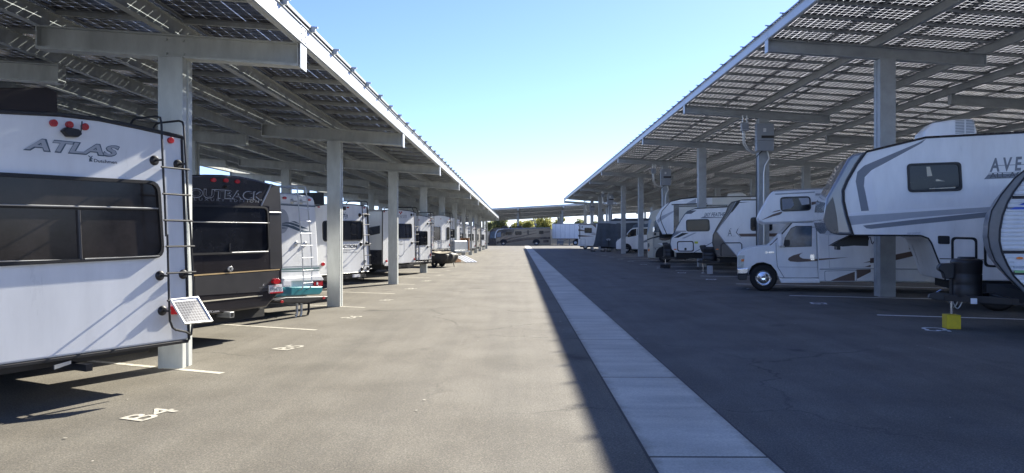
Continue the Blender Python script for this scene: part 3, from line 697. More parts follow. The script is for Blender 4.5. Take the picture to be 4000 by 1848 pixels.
# ------------------------------------------------------------------ L2 OUTBACK trailer
V = Veh('travel_trailer', 'black travel trailer with outlined OUTBACK lettering, a gold stripe and a red brake lamp', 'travel trailer', (-4.09,12.3), 90-22, TG)
top = V.m(G_, [(1122,262),(1108,226),(1000,200),(850,156),(650,115),(450,97),(250,94),(50,102)])
rt = V.m(CL, [(1858,365)])[0]; lo = V.m(CL, [(1780,380),(1630,555),(880,660),(560,700)])
zl = lo[-1][1]
V.prism('body', [rt]+top+[(-2.3,top[-1][1]-.08),(-2.44,top[-1][1]-.2),(-2.44,zl)]+lo[::-1], 0, 8.4, M['brownblack'], bevel=.035, seg=3)
V.plate('side_panel', V.m(G_, [(1010,205),(1108,240),(1122,540),(1138,1190),(1000,1190),(985,470),(900,450)]), 1, M['chargrey'])
V.plate('lower_panel', V.m(CL, [(590,115),(1800,30),(1790,300),(1560,330),(600,390)]), 2, M['chargrey'])
V.plate('gold_stripe', V.m(CL, [(560,88),(1808,5),(1808,18),(560,108)]), 3, M['gold'])
V.plate('cream_stripe', V.m(CL, [(560,478),(1560,380),(1560,392),(560,496)]), 3, M['creamv'])
V.stroke('chrome_strip', V.m(G_, [(890,460),(1010,205)]), .013, M['alu'])
V.stroke('chrome_strip', V.m(G_, [(985,537),(1120,541)]), .013, M['alu'])
f = V.window(V.m(G_, [(-60,440),(965,468),(985,1005),(-60,1040)]), r=.12, fw=.03, out=.026)
for a, b_, w in (((-50,645),(975,660),.007),((540,1003),(965,990),.009),((-50,1028),(520,1008),.006)): V.stroke('window_bar', V.m(G_, [a,b_]), w, M['alu'], y=-.016, parent=f)
V.stroke('window_bar', V.m(G_, [(522,900),(525,1000)]), .012, M['chargrey'], y=-.01, parent=f)
p0, p1 = V.m(G_, [(50,358),(905,392)]); V.text('OUTBACK', p0, p1, .137, M['lgrey'], 2, bold=.035, shear=.1)
V.text('OUTBACK', (p0[0]+.004,p0[1]+.004), (p1[0]-.004,p1[1]+.004), .129, M['brownblack'], 3, bold=.008, shear=.1)
p0, p1 = V.m(G_, [(108,396),(860,424)]); V.text('L U X U R Y   E D I T I O N', p0, p1, .042, M['mgrey'], 3)
for p in V.m(G_, [(335,160),(480,165),(612,178)]): V.disc('marker_light', p, .05, .032, M['red'], th=.02)
p = V.at(G_(490,238)); V.disc('rear_camera', p, .05, .025, M['black'], th=.05)
p = V.at(C3(318,886)); V.disc('badge', p, .055, .04, M['alu'], th=.02); V.text('K', (p[0]-.03,p[1]-.025), (p[0]+.03,p[1]-.025), .05, M['black'], 7, shear=.3, bold=.03)
p = V.at(CL(1735,182)); V.disc('brake_light', p, .09, .05, M['red'], th=.06)
lp = V.plate('licence_plate', V.m(CL, [(1645,240),(1832,222),(1845,345),(1655,358)]), 8, M['plateface'])
p0, p1 = V.m(CL, [(1662,332),(1826,320)]); V.text('1PB4735', p0, p1, .072, M['slate'], 9, parent=lp, bold=.02)
p0, p1 = V.m(CL, [(1690,262),(1790,252)]); V.text('California', p0, p1, .022, M['red'], 9, parent=lp)
V.plate('plate_frame', V.m(CL, [(1655,340),(1842,326),(1845,345),(1657,358)]), 10, M['red'], parent=lp)
p = V.at(CL(1574,232)); V.disc('badge', p, .035, .026, M['blue'], th=.004); V.text('K', (p[0]-.018,p[1]-.014), (p[0]+.018,p[1]-.014), .03, M['plateface'], 3, shear=.4)
p0, p1 = V.m(CL, [(1512,282),(1632,272)]); V.text('KEYSTONE', p0, p1, .018, M['mgrey'], 3)
p0, p1 = V.m(CL, [(640,640),(942,622)]); V.text('TRAVELBESTRV.com', (p0[0]-.22,p0[1]), p1, .034, M['plateface'], 1)
V.box('chassis', -2.2, -.3, .15, 8, zl-.16, zl-.02, M['under'])
p = V.at(CL(1115,668), -.1); V.box('hitch_receiver', p[0]-.045, p[0]+.045, -.12, .3, p[1]-.04, p[1]+.05, M['alu'], bevel=.006); V.box('hitch_hole', p[0]-.03, p[0]+.03, -.125, .2, p[1]-.025, p[1]+.035, M['black'])
V.box('storage_box', p[0]+.08, p[0]+.7, .3, .8, p[1]-.14, p[1]+.1, M['under'], bevel=.01)
for sx in (-2.3,-.35):
    t = MB().lathe([(.2,0),(.33,.0),(.36,.04),(.36,.2),(.33,.24),(.2,.24)], (0,0,0)).build('wheel', M['rubber'], V.o, smooth=True); t.rotation_euler = (0,0,R(90)); t.location = (sx+.24,3.6,.36)

# ------------------------------------------------------------------ L3 white motorhome, teal bumper
V = Veh('motorhome', 'older white motorhome with a teal rear bumper, blue swooshes and a chrome ladder', 'motorhome', (-4.56,16.2), 90-22, TG)
top = V.m(H_, [(455,330),(447,280),(430,245),(390,224),(300,209),(150,193),(60,186)])
br = V.m(CL, [(2410,150)])[0]; b2 = V.m(CL, [(2425,255)])[0]
V.prism('body', [b2, br, V.at(H_(498,1040)), V.at(H_(480,700))]+top+[(-2.3,top[-1][1]-.05),(-2.44,top[-1][1]-.2),(-2.44,b2[1])], 0, 8.5, M['white'], bevel=.06, seg=4)
V.prism('bumper', V.m(CL, [(1700,405),(1850,262),(2425,252),(2420,330),(2385,372),(1790,408)], -.08)[:], -.10, .15, M['teal'], bevel=.03, seg=3)
V.prism('tail_ledge', V.m(CL, [(1850,140),(2390,100),(2420,150),(2420,168),(1850,185)]), -.05, .05, M['white'], bevel=.02)
V.plate('stripe', V.m(H_, [(50,318),(450,342),(452,356),(50,334)]), 1, M['slate']); V.plate('stripe', V.m(H_, [(50,310),(450,335),(450,338),(50,313)]), 1, M['slate'])
V.plate('stripe', V.m(H_, [(60,1068),(497,1052),(497,1072),(60,1090)]), 1, M['greenv']); V.plate('stripe', V.m(H_, [(60,1050),(497,1036),(497,1041),(60,1055)]), 1, M['slate']); V.plate('stripe', V.m(H_, [(60,1100),(497,1088),(497,1096),(60,1110)]), 1, M['greenv'])
V.plate('swoosh', V.m(H_, [(62,542),(110,531),(170,533),(250,560),(320,590),(370,610),(290,602),(200,568),(130,548),(62,550)]), 1, M['slate'])
V.plate('swoosh', V.m(H_, [(62,556),(130,560),(200,575),(290,620),(345,634),(412,638),(340,648),(250,632),(170,600),(110,580),(62,572)]), 1, M['slate'])
V.plate('swoosh', V.m(H_, [(165,519),(215,521),(272,552),(235,545)]), 1, M['slate'])
V.plate('swoosh', V.m(H_, [(62,590),(130,602),(62,606)]), 1, M['slate'])
V.disc('tree_emblem', V.at(H_(62,520)), .22, .26, M['lgrey'], th=.0025)
V.plate('tail_light', V.m(CL, [(2290,185),(2412,170),(2415,242),(2290,248)]), 12, M['red']); p = V.at(CL(2333,212)); V.plate('reverse_light', [(p[0]-.025,p[1]-.03),(p[0]+.025,p[1]-.03),(p[0]+.025,p[1]+.03),(p[0]-.025,p[1]+.03)], 14, M['plateface'])
lp = V.plate('licence_plate', V.m(CL, [(1820,180),(1942,178),(1942,305),(1820,310)]), 16, M['plateface'], y=-.02); p0, p1 = V.m(CL, [(1835,280),(1925,278)]); V.text('4GKB050', p0, p1, .06, M['slate'], 18, y=-.02, parent=lp)
for p in V.m(H_, [(88,250),(373,270)]): V.disc('marker_light', p, .055, .03, M['red'], th=.03)
LY = -.2
ra = V.m(H_, [(240,104),(250,240),(270,520),(300,900)], LY) + V.m(CL, [(2150,80),(2155,230),(2140,270)], LY)
rb = V.m(H_, [(338,112),(355,240),(380,520),(405,900)], LY) + V.m(CL, [(2275,60),(2270,210),(2255,260)], LY)
rz = [V.at(H_(300,yy), LY)[1] for yy in (237,378,520,662,803,947,1092)] + [V.at(CL(2210,yy), LY)[1] for yy in (205,)]
mo = [(V.at(H_(px,py))[0], V.at(H_(px,py))[1], V.at(H_(pr,py),LY)[0]) for px,py,pr in ((180,288,248),(285,296,355),(228,780,296),(330,785,400))]
ladder(V, ra, rb, rz, y=LY, r=.013, m=M['alu'], hook=.9, hz=.18, mounts=mo, foot=True)
zt_ = top[-1][1]; V.tube('roof_rail', [(-2.2,.3,zt_+.14),(-2.2,1.8,zt_+.14)], .014, M['alu']); V.tube('roof_rail', [(-2.2,.3,zt_+.14),(-.5,.3,zt_+.14)], .014, M['alu'])
for xx in (-2.2,-1.4,-.6): V.tube('rail_post', [(xx,.3,zt_-.04),(xx,.3,zt_+.14)], .012, M['alu'])
a = V.at(CL(1700,460), -.45); b_ = V.at(CL(2480,420), -.45)
V.prism('tow_bar', V.m(CL, [(1700,470),(1720,445),(1880,410),(2480,395),(2482,430),(2260,470),(2200,490),(1900,495)], -.45), -.5, -.32, M['black'], bevel=.015)
for pp in ((1840,475),(2440,420)): V.disc('tow_light', V.at(CL(*pp), -.5), .045, .03, M['red'], y=-.5, th=.02)
for k, pp in enumerate(((2060,500),(2125,500),(2230,480))):
    x, z = V.at(CL(*pp), -.3); V.tube('drop_strap', [(x,-.3,z),(x+.0,-.3,z-.2),(x-.08,-.3,z-.36)], .025, M['alu'] if k<2 else M['black'])
V.box('chassis', -2.3, -.2, .2, 8, .32, b2[1]-.02, M['under'])
for sx in (-2.3,-.4):
    t = MB().lathe([(.2,0),(.37,.0),(.4,.04),(.4,.24),(.37,.28),(.2,.28)], (0,0,0)).build('wheel', M['rubber'], V.o, smooth=True); t.rotation_euler = (0,0,R(90)); t.location = (sx+.26,2.6,.4)
for sx in (-2.1,-1.5,-.75,-.35): V.prism('mud_flap', [(sx-.14,.5),(sx+.14,.5),(sx+.14,.12),(sx-.14,.12)], 2.0, 2.02, M['rubber'])

# ------------------------------------------------------------------ L4 REFLECTION fifth wheel
V = Veh('travel_trailer', 'white trailer with CAMPER decal and lettering ending in ECTION, behind the second column', 'travel trailer', (-4.25,20.2), 90-22, TG)
top = V.m(H_, [(1048,352),(1000,340),(900,326),(760,319),(560,327),(455,340)])
br = V.m(H_, [(1085,1085),(1070,1104)]); 
V.prism('body', [br[1],br[0]]+top+[(-2.44,top[-1][1]-.03),(-2.44,br[1][1])], 0, 9.5, M['white'], bevel=.04, seg=3)
V.stroke('roof_trim', top, .012, M['black']); V.stroke('corner_trim', [top[0],br[0]], .014, M['black']); V.stroke('base_trim', [br[1],(-2.44,br[1][1])], .014, M['black'])
V.window(V.m(H_, [(530,514),(995,514),(998,746),(538,757)]), r=.12, fw=.03)
p0, p1 = V.m(H_, [(650,832),(935,826)]); V.text('REFLECTION', p0, p1, .085, M['black'], 1, bold=.03)
for a, b_ in (((680,846),(935,838)),((680,860),(870,855)),((680,874),(830,871))): V.stroke('underline', V.m(H_, [a,b_]), .004, M['black'], y=.001)
p0, p1 = V.m(H_, [(700,490),(832,488)]); V.text('CAMPER', p0, p1, .11, M['slate'], 1)
p0, p1 = V.m(H_, [(720,436),(806,428)]); V.text('HOME IS', p0, p1, .035, M['dgrey'], 1); V.plate('tree_decal', V.m(H_, [(812,462),(818,430),(825,462)]), 1, M['slate']); V.disc('canoe_decal', V.at(H_(785,440)), .06, .018, M['slate'], th=.003)
p0, p1 = V.m(H_, [(775,890),(825,886)]); V.text('The Family', p0, p1, .028, M['mgrey'], 1); p0, p1 = V.m(H_, [(835,888),(935,884)]); V.text('Grand Design', p0, p1, .04, M['mgrey'], 1)
for pp in ((488,354),(827,360),(1017,364)): V.disc('marker_light', V.at(H_(*pp)), .045, .02, M['red'], th=.02)
V.disc('tail_light', V.at(H_(535,1020)), .07, .045, M['red'], th=.03); V.disc('vent_cover', V.at(H_(1025,984)), .065, .045, M['mgrey'], th=.02)
p = V.at(H_(775,370)); V.prism('rear_camera', [(p[0]-.05,p[1]-.05),(p[0]-.06,p[1]+.05),(p[0]+.06,p[1]+.05),(p[0]+.05,p[1]-.05)], -.06, 0, M['black'], bevel=.01)
ra = V.m(H_, [(993,283),(1000,440),(1010,700),(1021,1040),(1010,1062)], LY); rb = V.m(H_, [(1058,287),(1064,440),(1072,700),(1090,1030)], LY)
rz = [V.at(H_(1040,yy), LY)[1] for yy in (439,560,680,798,916,1032)]
mo = [(V.at(H_(px,py))[0], V.at(H_(px,py))[1], V.at(H_(pr,py),LY)[0]) for px,py,pr in ((965,448,1000),(1033,449,1064),(978,785,1012),(1045,780,1074),(990,1075,1015),(1058,1068,1085))]
ladder(V, ra, rb, rz, y=LY, r=.013, hook=.5, hz=.2, mounts=mo)
V.box('bumper', -2.2, -.3, -.08, .05, br[1][1]-.14, br[1][1]-.05, M['black']); V.box('chassis', -2.2, -.25, .15, 9, br[1][1]-.2, br[1][1]-.01, M['under']); V.plate('licence_plate', [(-.95,br[1][1]-.12),(-.6,br[1][1]-.12),(-.6,br[1][1]-.04),(-.95,br[1][1]-.04)], 1, M['plateface'], y=-.09)
for sx in (-2.0,-.35): V.box('stabiliser', sx-.02, sx+.02, .9, .94, .01, br[1][1]-.1, M['under'])
q0 = V.m(H_, [(436,178),(556,186),(556,330),(436,330)], 1.0)
V.prism('roof_unit', [(q0[0][0],top[0][1]-.05),(q0[0][0],q0[0][1]-.02),(q0[1][0],q0[1][1]),(q0[1][0]+.03,top[0][1]-.05)], 1.0, 1.9, M['black'], bevel=.03)
for sx in (-2.3,-.35):
    for yy in (4.2,5.1):
        t = MB().lathe([(.2,0),(.35,.0),(.38,.04),(.38,.2),(.35,.24),(.2,.24)], (0,0,0)).build('wheel', M['rubber'], V.o, smooth=True); t.rotation_euler = (0,0,R(90)); t.location = (sx+.24,yy,.38)

# ------------------------------------------------------------------ L5 AVENUE trailer with slide-out
V = Veh('travel_trailer', 'white trailer with AVENUE lettering and a dark slide-out window, behind the third column', 'travel trailer', (-4.15,28.6), 90-22, TG)
top = V.m(E_, [(1487,250),(1460,240),(1400,226),(1250,208),(1150,205),(1027,226)]); br = V.m(E_, [(1490,905),(1480,930),(1265,947)]); zb_ = br[2][1]
V.prism('body', [(br[1][0],zb_),br[0]]+top+[(top[-1][0],zb_)], 0, 9, M['white'], bevel=.035, seg=3)
xl = top[-1][0]
V.stroke('roof_trim', top, .014, M['black']); V.stroke('corner_trim', [top[-1],(xl,zb_)], .02, M['black']); V.stroke('corner_trim', [top[0],br[0]], .014, M['black'])
V.window(V.m(E_, [(1165,398),(1425,400),(1430,602),(1170,605)]), r=.1, fw=.025)
p0, p1 = V.m(E_, [(1165,318),(1360,314)]); V.text('A V E N U E', p0, p1, .08, M['dgrey'], 1)
V.stroke('underline', V.m(E_, [(1165,324),(1360,320)]), .004, M['dgrey'], y=.001); V.stroke('underline', V.m(E_, [(1165,285),(1360,283)]), .004, M['dgrey'], y=.001)
p0, p1 = V.m(E_, [(1262,655),(1305,652)]); V.text('HAPPY', p0, p1, .05, M['dgrey'], 1); p0, p1 = V.m(E_, [(1255,690),(1312,686)]); V.text('Campers', p0, p1, .07, M['dgrey'], 1)
MB().ring(rrect([(p0[0]-.12,p0[1]+.42),(p1[0]+.08,p0[1]+.42),(p1[0]+.08,p0[1]-.45),(p0[0]-.12,p0[1]-.45)],.3), rrect([(p0[0]-.105,p0[1]+.40),(p1[0]+.065,p0[1]+.40),(p1[0]+.065,p0[1]-.43),(p0[0]-.105,p0[1]-.43)],.28), -.003, .004).build('decal_ring', M['mgrey'], V.o)
for pp in ((1050,235),(1262,243),(1288,243),(1275,262)): V.disc('marker_light', V.at(E_(*pp)), .03, .03, M['red'], th=.02)
for pp in ((1080,912),(1465,884)): V.disc('tail_light', V.at(E_(*pp)), .06, .045, M['red'], th=.03)
lp = V.plate('licence_plate', V.m(E_, [(1055,935),(1103,935),(1103,975),(1055,978)]), 6, M['plateface'])
ra = V.m(E_, [(1440,172),(1460,240),(1470,600),(1480,900)], LY); rb = V.m(E_, [(1500,178),(1512,240),(1516,600),(1525,900)], LY)
ladder(V, ra, rb, [V.at(E_(1490,yy), LY)[1] for yy in (440,545,650,750,855)], y=LY, r=.014, hook=1.1, hz=.2, mounts=[(V.at(E_(1422,280))[0],V.at(E_(1422,280))[1],V.at(E_(1465,280),LY)[0]),(V.at(E_(1430,664))[0],V.at(E_(1430,664))[1],V.at(E_(1475,664),LY)[0])])
sl = MB().box(xl-.75, xl+.05, 1.3, 4.6, zb_+.35, top[0][1]-.2).build('slide_out', M['white'], V.o, bevel=.02)
MB().box(xl-.76,xl+.04,1.292,1.30,zb_+.95,top[0][1]-.75).build('slide_window', M['glass'], sl)
MB().box(xl-.764,xl-.75,1.9,4.2,zb_+.95,top[0][1]-.6).build('slide_window', M['glass'], sl)
MB().hexa([(xl-.775,1.29,zb_+.35),(xl-.0,1.29,zb_+.35),(xl-.0,4.0,zb_+.35),(xl-.775,4.0,zb_+.35),(xl-.775,1.29,zb_+.55),(xl,1.29,zb_+.75),(xl,4.0,zb_+.75),(xl-.775,4.0,zb_+.55)]).build('dark_panel', M['blackgloss'], sl)
V.box('side_panel', xl-.012, xl+.01, .03, 8.9, zb_, zb_+.55, M['blackgloss'])
sw = MB().hexa([(xl-.01,.1,top[0][1]-.85),(xl+.01,.1,top[0][1]-.85),(xl+.01,6,top[0][1]-1.9),(xl-.01,6,top[0][1]-1.9),(xl-.01,.1,top[0][1]-.55),(xl+.01,.1,top[0][1]-.55),(xl+.01,6,top[0][1]-1.4),(xl-.01,6,top[0][1]-1.4)]); sw.build('swoosh', M['blackgloss'], V.o)
V.box('bumper', -2.1, -.3, -.08, .05, zb_-.15, zb_-.06, M['black']); V.box('chassis', xl+.2, -.25, .15, 8.5, zb_-.2, zb_-.01, M['under'])
for sx in (xl+.12,-.3): V.box('stabiliser', sx-.02, sx+.02, .9, .94, .01, zb_-.1, M['under'])
for yy in (3.4,4.3):
  for sx in (xl+.02,-.3):
    t = MB().lathe([(.2,0),(.35,.0),(.38,.04),(.38,.2),(.35,.24),(.2,.24)], (0,0,0)).build('wheel', M['rubber'], V.o, smooth=True); t.rotation_euler = (0,0,R(90)); t.location = (sx+.24,yy,.38)
# roof unit of the trailer beyond
# ------------------------------------------------------------------ farther left row
def rear_rv(name, label, loc, cat, W=2.44, zt=2.62, zb=.62, L=8, mt='white', win=(.45,1.55,1.3,1.95), lad=True, ladm='black', extra=None, ang=22, txt=None, ac=True, wheels=True, crown=.06):
    V = Veh(name, label, cat, loc, 90-ang, TG)
    V.prism('body', [(0,zb),(0,zt-.08),(-.06,zt-.02),(-W*.3,zt+crown*.7),(-W*.5,zt+crown),(-W*.7,zt+crown*.7),(-W+.06,zt-.02),(-W,zt-.08),(-W,zb)], 0, L, M[mt], bevel=.03, seg=3)
    V.stroke('roof_trim', [(0,zt-.08),(-.06,zt-.02),(-W*.3,zt+crown*.7),(-W*.5,zt+crown),(-W*.7,zt+crown*.7),(-W+.06,zt-.02)], .014, M['black'])
    V.stroke('corner_trim', [(-.004,zt-.06),(-.004,zb)], .012, M['black'])
    if win: V.window([(-win[1],win[3]),(-win[0],win[3]),(-win[0],win[2]),(-win[1],win[2])], r=.08, fw=.025)
    for xx in (-.2,-W/2,-W+.2): V.disc('marker_light', (xx, zt-.15), .04, .022, M['red'], th=.02)
    for xx in (-.16,-W+.16): V.disc('tail_light', (xx, zb+.22), .05, .07, M['red'], th=.03)
    if lad:
        ra = [(-.42,zt+.22),(-.42,zb+.1)]; rb = [(-.12,zt+.22),(-.12,zb+.1)]
        ladder(V, ra, rb, [zb+.2+.28*k for k in range(int((zt-zb)/.28))], r=.014, m=M[ladm], hook=.5, hz=.2, mounts=[(-.42,zt-.3,-.42),(-.12,zt-.3,-.12),(-.42,zb+.6,-.42)])
    V.box('bumper', -W+.2, -.2, -.1, .05, zb-.15, zb-.05, M['black'], bevel=.01)
    V.box('chassis', -W+.2, -.2, .1, L-.3, zb-.2, zb-.005, M['under'])
    V.plate('licence_plate', [(-W+.1,zb+.02),(-W+.4,zb+.02),(-W+.4,zb+.16),(-W+.1,zb+.16)], 2, M['plateface'])
    if ac: V.prism('roof_unit', [(-W*.5-.4,zt),(-W*.5-.35,zt+.3),(-W*.5+.3,zt+.32),(-W*.5+.4,zt)], 2.2, 3.1, M['white' if ac==2 else 'black'], bevel=.05)
    if txt: V.text(txt, (-W+.35,zb+.35), (-.55,zb+.35), .14, M['dgrey'], 1)
    if wheels:
        for sx in (-W+.02,-.26):
            for yy in (3.2,4.1):
                t = MB().lathe([(.2,0),(.33,.0),(.36,.04),(.36,.2),(.33,.24),(.2,.24)], (0,0,0)).build('wheel', M['rubber'], V.o, smooth=True); t.rotation_euler = (0,0,R(90)); t.location = (sx+.24,yy,.36)
    if extra: extra(V)
    return V
rear_rv('travel_trailer', 'white trailer with a tall black rear ladder, beside the fourth left column', (-4.08,33.3), 'travel trailer', zt=2.6, ladm='black')
rear_rv('travel_trailer', 'white toy hauler with FOREST lettering and grey lower panel behind the tarp covered load', (-4.0,41.6), 'travel trailer', zt=2.85, zb=1.0, win=(.2,.5,1.5,2.25), lad=True, txt='FOREST',
        extra=lambda V: (V.window([(-2.05,2.25),(-1.3,2.25),(-1.3,1.5),(-2.05,1.5)], r=.06, fw=.02), V.box('lower_panel', -2.4, -.02, -.02, .3, .45, .99, M['chargrey'])))
def deck(V):
    V.prism('deck_box', [(-2.3,.75),(-.25,.75),(-.25,1.4),(-2.3,1.4)], -.75, -.12, M['alu'], bevel=.02)
    V.box('tail_board', -.24, -.1, -.78, -.1, .7, 1.6, M['wood']); V.box('deck', -2.3, -.1, -.85, -.1, .62, .72, M['alu'])
rear_rv('motorhome', 'white motorhome with a diamond plate carrier and rusty brown tail board at its back', (-4.15,50.2), 'motorhome', zt=2.9, zb=.75, win=(.9,1.9,1.6,2.2), ladm='alu', extra=deck, crown=.12)
rear_rv('motorhome', 'white motorhome rear with dark window half hidden behind the seventh left column', (-4.15,58.4), 'motorhome', zt=2.7, zb=.6, ladm='alu')
rear_rv('travel_trailer', 'white trailer rear showing only in the gap after the eighth left column', (-4.05,66.5), 'travel trailer', zt=2.65)
rear_rv('travel_trailer', 'cream trailer rear showing only in the gap after the ninth left column', (-4.05,74.6), 'travel trailer', mt='cream', zt=2.6)
rear_rv('travel_trailer', 'white trailer rear in shade, farthest on the left, before the last columns', (-4.05,86.9), 'travel trailer', zt=2.6)

# tarp covered load on a small trailer
def draped(name, label, cat, loc, rz, prof, y0, y1, m, fold=.05, nx=26, ny=10, seed=1):
    """prof: list of (x, ztop); hangs to z=zb with folds"""
    rnd = random.Random(seed); r = empty(name, (*loc,0), R(rz)); tag(r, label, cat)
    return r
tl = empty('covered_load', (-4.42,39.6,0), R(90-22)); tl.scale = (.66,.66,.82); tag(tl, 'small load under a weathered black tarp, top coloured sunlit tan, beside the fifth left column', 'covered load')
mb = MB(); nx, ny = 22, 9; rnd = random.Random(4)
def tz(u, v):
    h = 1.02 - .12*abs(u-.5)*2 + .05*math.sin(u*9)+.04*math.sin(v*7)
    e = max(abs(u-.5)*2, abs(v-.5)*2)
    return h
rowsv = []
prof_r = [(.0,1.0),(.55,1.0),(.92,.95),(1.0,.86),(.98,.6),(.90,.42),(.78,.3)]
segs = 40
for k in range(segs):
    a = 2*PI*k/segs; ca, sa = math.cos(a), math.sin(a)
    sq = 1/max(abs(ca),abs(sa))**.75
    fold = 1+.05*math.sin(a*7+1)+.03*math.sin(a*13)
    for j, (rr, zz) in enumerate(prof_r):
        ff = 1 + (fold-1)*min(1, j/2)
        z = zz*.98 + (.05*math.sin(a*3) if j < 3 else 0) + (-.05 if j>3 else 0)*math.sin(a*9)
        mb.v.append((ca*sq*rr*ff*1.0, sa*sq*rr*ff*1.3, z))
n = len(prof_r)
for k in range(segs):
    k2 = (k+1)%segs
    for j in range(n-1): mb.f.append((k*n+j,k*n+j+1,k2*n+j+1,k2*n+j))
mb.build('tarp', M['tarpblk'], tl, smooth=True, angle=60)
mb2 = MB()
for k in range(segs):
    a = 2*PI*k/segs; ca, sa = math.cos(a), math.sin(a); sq = 1/max(abs(ca),abs(sa))**.75
    for rr, zz in ((0,1.02),(.5,1.015),(.9,.975)): mb2.v.append((ca*sq*rr, sa*sq*rr*1.3, zz+.05*math.sin(a*3)*(rr>0)+.012))
for k in range(segs):
    k2 = (k+1)%segs
    for j in range(2): mb2.f.append((k*3+j,k*3+j+1,k2*3+j+1,k2*3+j))
mb2.build('tarp_sunlit_top', M['tarplit'], tl, smooth=True)  # tan layer paints the sunlit top of the tarp
MB().box(-.6,.6,-.9,.9,.25,.45).build('trailer_bed', M['under'], tl)
MB().tube([(.5,-1.0,.35),(.55,-1.1,.02)], .03).build('stand', M['black'], tl)
for s in (-.75,.6):
    t = MB().lathe([(.1,0),(.25,.0),(.28,.03),(.28,.15),(.25,.18),(.1,.18)], (0,0,0)).build('wheel', M['rubber'], tl, smooth=True); t.rotation_euler = (0,0,R(90)); t.location = (s+.1,.1,.28)
rp = empty('loading_ramp', (-4.0,46.8,0), R(68)); tag(rp, 'white sheet leaning on the ground like a ramp, beside the sixth left column', 'ramp')
MB().hexa([(-.6,-.9,.01),(.4,-1.2,.01),(.5,-.2,.42),(-.5,.1,.42),(-.6,-.9,.04),(.4,-1.2,.04),(.5,-.2,.45),(-.5,.1,.45)]).build('sheet', M['white'], rp)
mb = MB()
for q in (.2,.5,.8): mb.tube([(-.6+q,-.9-.3*q,.05),(-.5+q,.1-.3*q,.46)], .02, 6)
mb.build('ribs', M['alu'], rp); MB().box(-.4,.4,.0,.1,.005,.4).build('prop', M['wood'], rp)

# ------------------------------------------------------------------ R1 corrugated trailer (right edge)
V = Veh('travel_trailer', 'white corrugated travel trailer with grey front cap and blue swoosh, cut by the right edge', 'travel trailer', (7.72,12.05), -17, RG)
inn = V.m(Z_, [(708,150),(640,240),(600,310),(570,390),(553,480),(550,550),(565,620),(600,700),(640,770),(708,840)])
out = V.m(Z_, [(708,105),(640,160),(560,260),(500,360),(483,440),(478,520),(490,590),(520,670),(590,760),(650,820),(708,880)])
xt = inn[0][0]; ztop = 3.05; zbt = out[-1][1]
outU = [(xt+.55,ztop),(xt+.25,ztop-.08)] + out
cap = outU + [(xt+.25,zbt-.12),(xt+.55,zbt-.12),(xt+.55,inn[-1][1]-.12),(xt+.2,inn[-1][1]-.06)] + inn[::-1] + [(xt+.3,inn[0][1]+.2),(xt+.6,ztop-.12)]
_c = V.prism('front_cap', cap, -.03, 2.42, M['capmid'], bevel=.02, seg=3)
for v in _c.data.vertices:
    if v.co.y > 1: v.co.x += .62
bd = [(xt+.55,ztop-.02),(xt+.3,inn[0][1]+.2)] + inn + [(xt+.2,inn[-1][1]-.1),(8,inn[-1][1]-.1),(8,ztop-.02)]
_c = V.prism('body', [(p[0]+.01,p[1]) for p in bd], .0, 2.38, M['white'], bevel=.02)
for v in _c.data.vertices:
    if v.co.y > 1 and v.co.x < 4: v.co.x += .66
V.stroke('cap_edge', [(p[0],p[1]) for p in out], .012, M['black'], y=-.03); V.stroke('cap_edge', inn, .014, M['black'], y=-.03)
def xin(z):
    for a, b_ in zip(inn, inn[1:]):
        if (a[1]-z)*(b_[1]-z) <= 0 and a[1] != b_[1]: return a[0]+(b_[0]-a[0])*(a[1]-z)/(a[1]-b_[1])
    return inn[0][0] if z > inn[0][1] else inn[-1][0]
ribs = {'siding': MB(), 'siding_dark': MB(), 'siding_blue': MB()}
z = inn[-1][1]-.08
zd0, zd1 = V.at(Z_(620,640))[1], V.at(Z_(600,612))[1]; zb0 = V.at(Z_(640,360))[1]; zb1 = V.at(Z_(640,262))[1]
while z < ztop-.05:
    xa = xin(z+.035)+.02; key = 'siding'
    if zd0-.0 < z < zd1+.02 or z < zd0-.28 and z > zd0-.36: key = 'siding_dark'
    if zb1-.09 < z < zb1: key = 'siding_dark'
    pr = [(-.002,z),(-.030,z+.008),(-.036,z+.03),(-.022,z+.045),(-.004,z+.056)]
    m_ = ribs[key]; i = len(m_.v)
    for xx in (xa, 7.98):
        m_.v += [(xx, p[0], p[1]) for p in pr]
    for q in range(4): m_.f.append((i+q, i+5+q, i+6+q, i+q+1))
    z += .07
ribs['siding'].build('siding', M['white'], V.o, smooth=True); ribs['siding_dark'].build('dark_siding', M['chargrey'], V.o, smooth=True)
V.plate('blue_swoosh', V.m(Z_, [(598,360),(640,340),(720,303),(900,280),(900,340),(720,357),(640,362)]), 10, M['blue'])
V.plate('grey_swoosh', V.m(Z_, [(600,335),(900,290),(900,300),(700,318),(598,358)]), 9, M['mgrey'])
p = V.at(Z_(676,657)); V.disc('marker_light', p, .05, .02, M['orange'], y=-.03, th=.02); 
for a, b_, mm in (((638,674),(720,694),'plateface'),((640,704),(720,727),'lgrey'),((645,733),(706,754),'green')):
    p, q = V.at(Z_(*a)), V.at(Z_(*b_)); V.plate('sticker', [p,(q[0],p[1]),q,(p[0],q[1])], 10, M[mm])
CY = 1.2
xc = V.at(Z_(150,895), CY)[0]; zf_ = V.at(Z_(240,905), CY)[1]
tongue(V, xc, xt+.6, CY, zf_)
V.box('sticker', V.at(Z_(393,935),.6)[0]-.05, V.at(Z_(393,935),.6)[0]+.05, .598, .6, zf_-.06, zf_+.04, M['plateface'])
V.box('chassis', xt+.1, 7.8, .2, 2.2, inn[-1][1]-.3, inn[-1][1]-.08, M['under'])
jx = V.at(Z_(252,1000), CY)[0]
jack(V, jx, CY, .26, V.at(Z_(215,690), CY)[1], head=False, foot=False, zc=zf_)
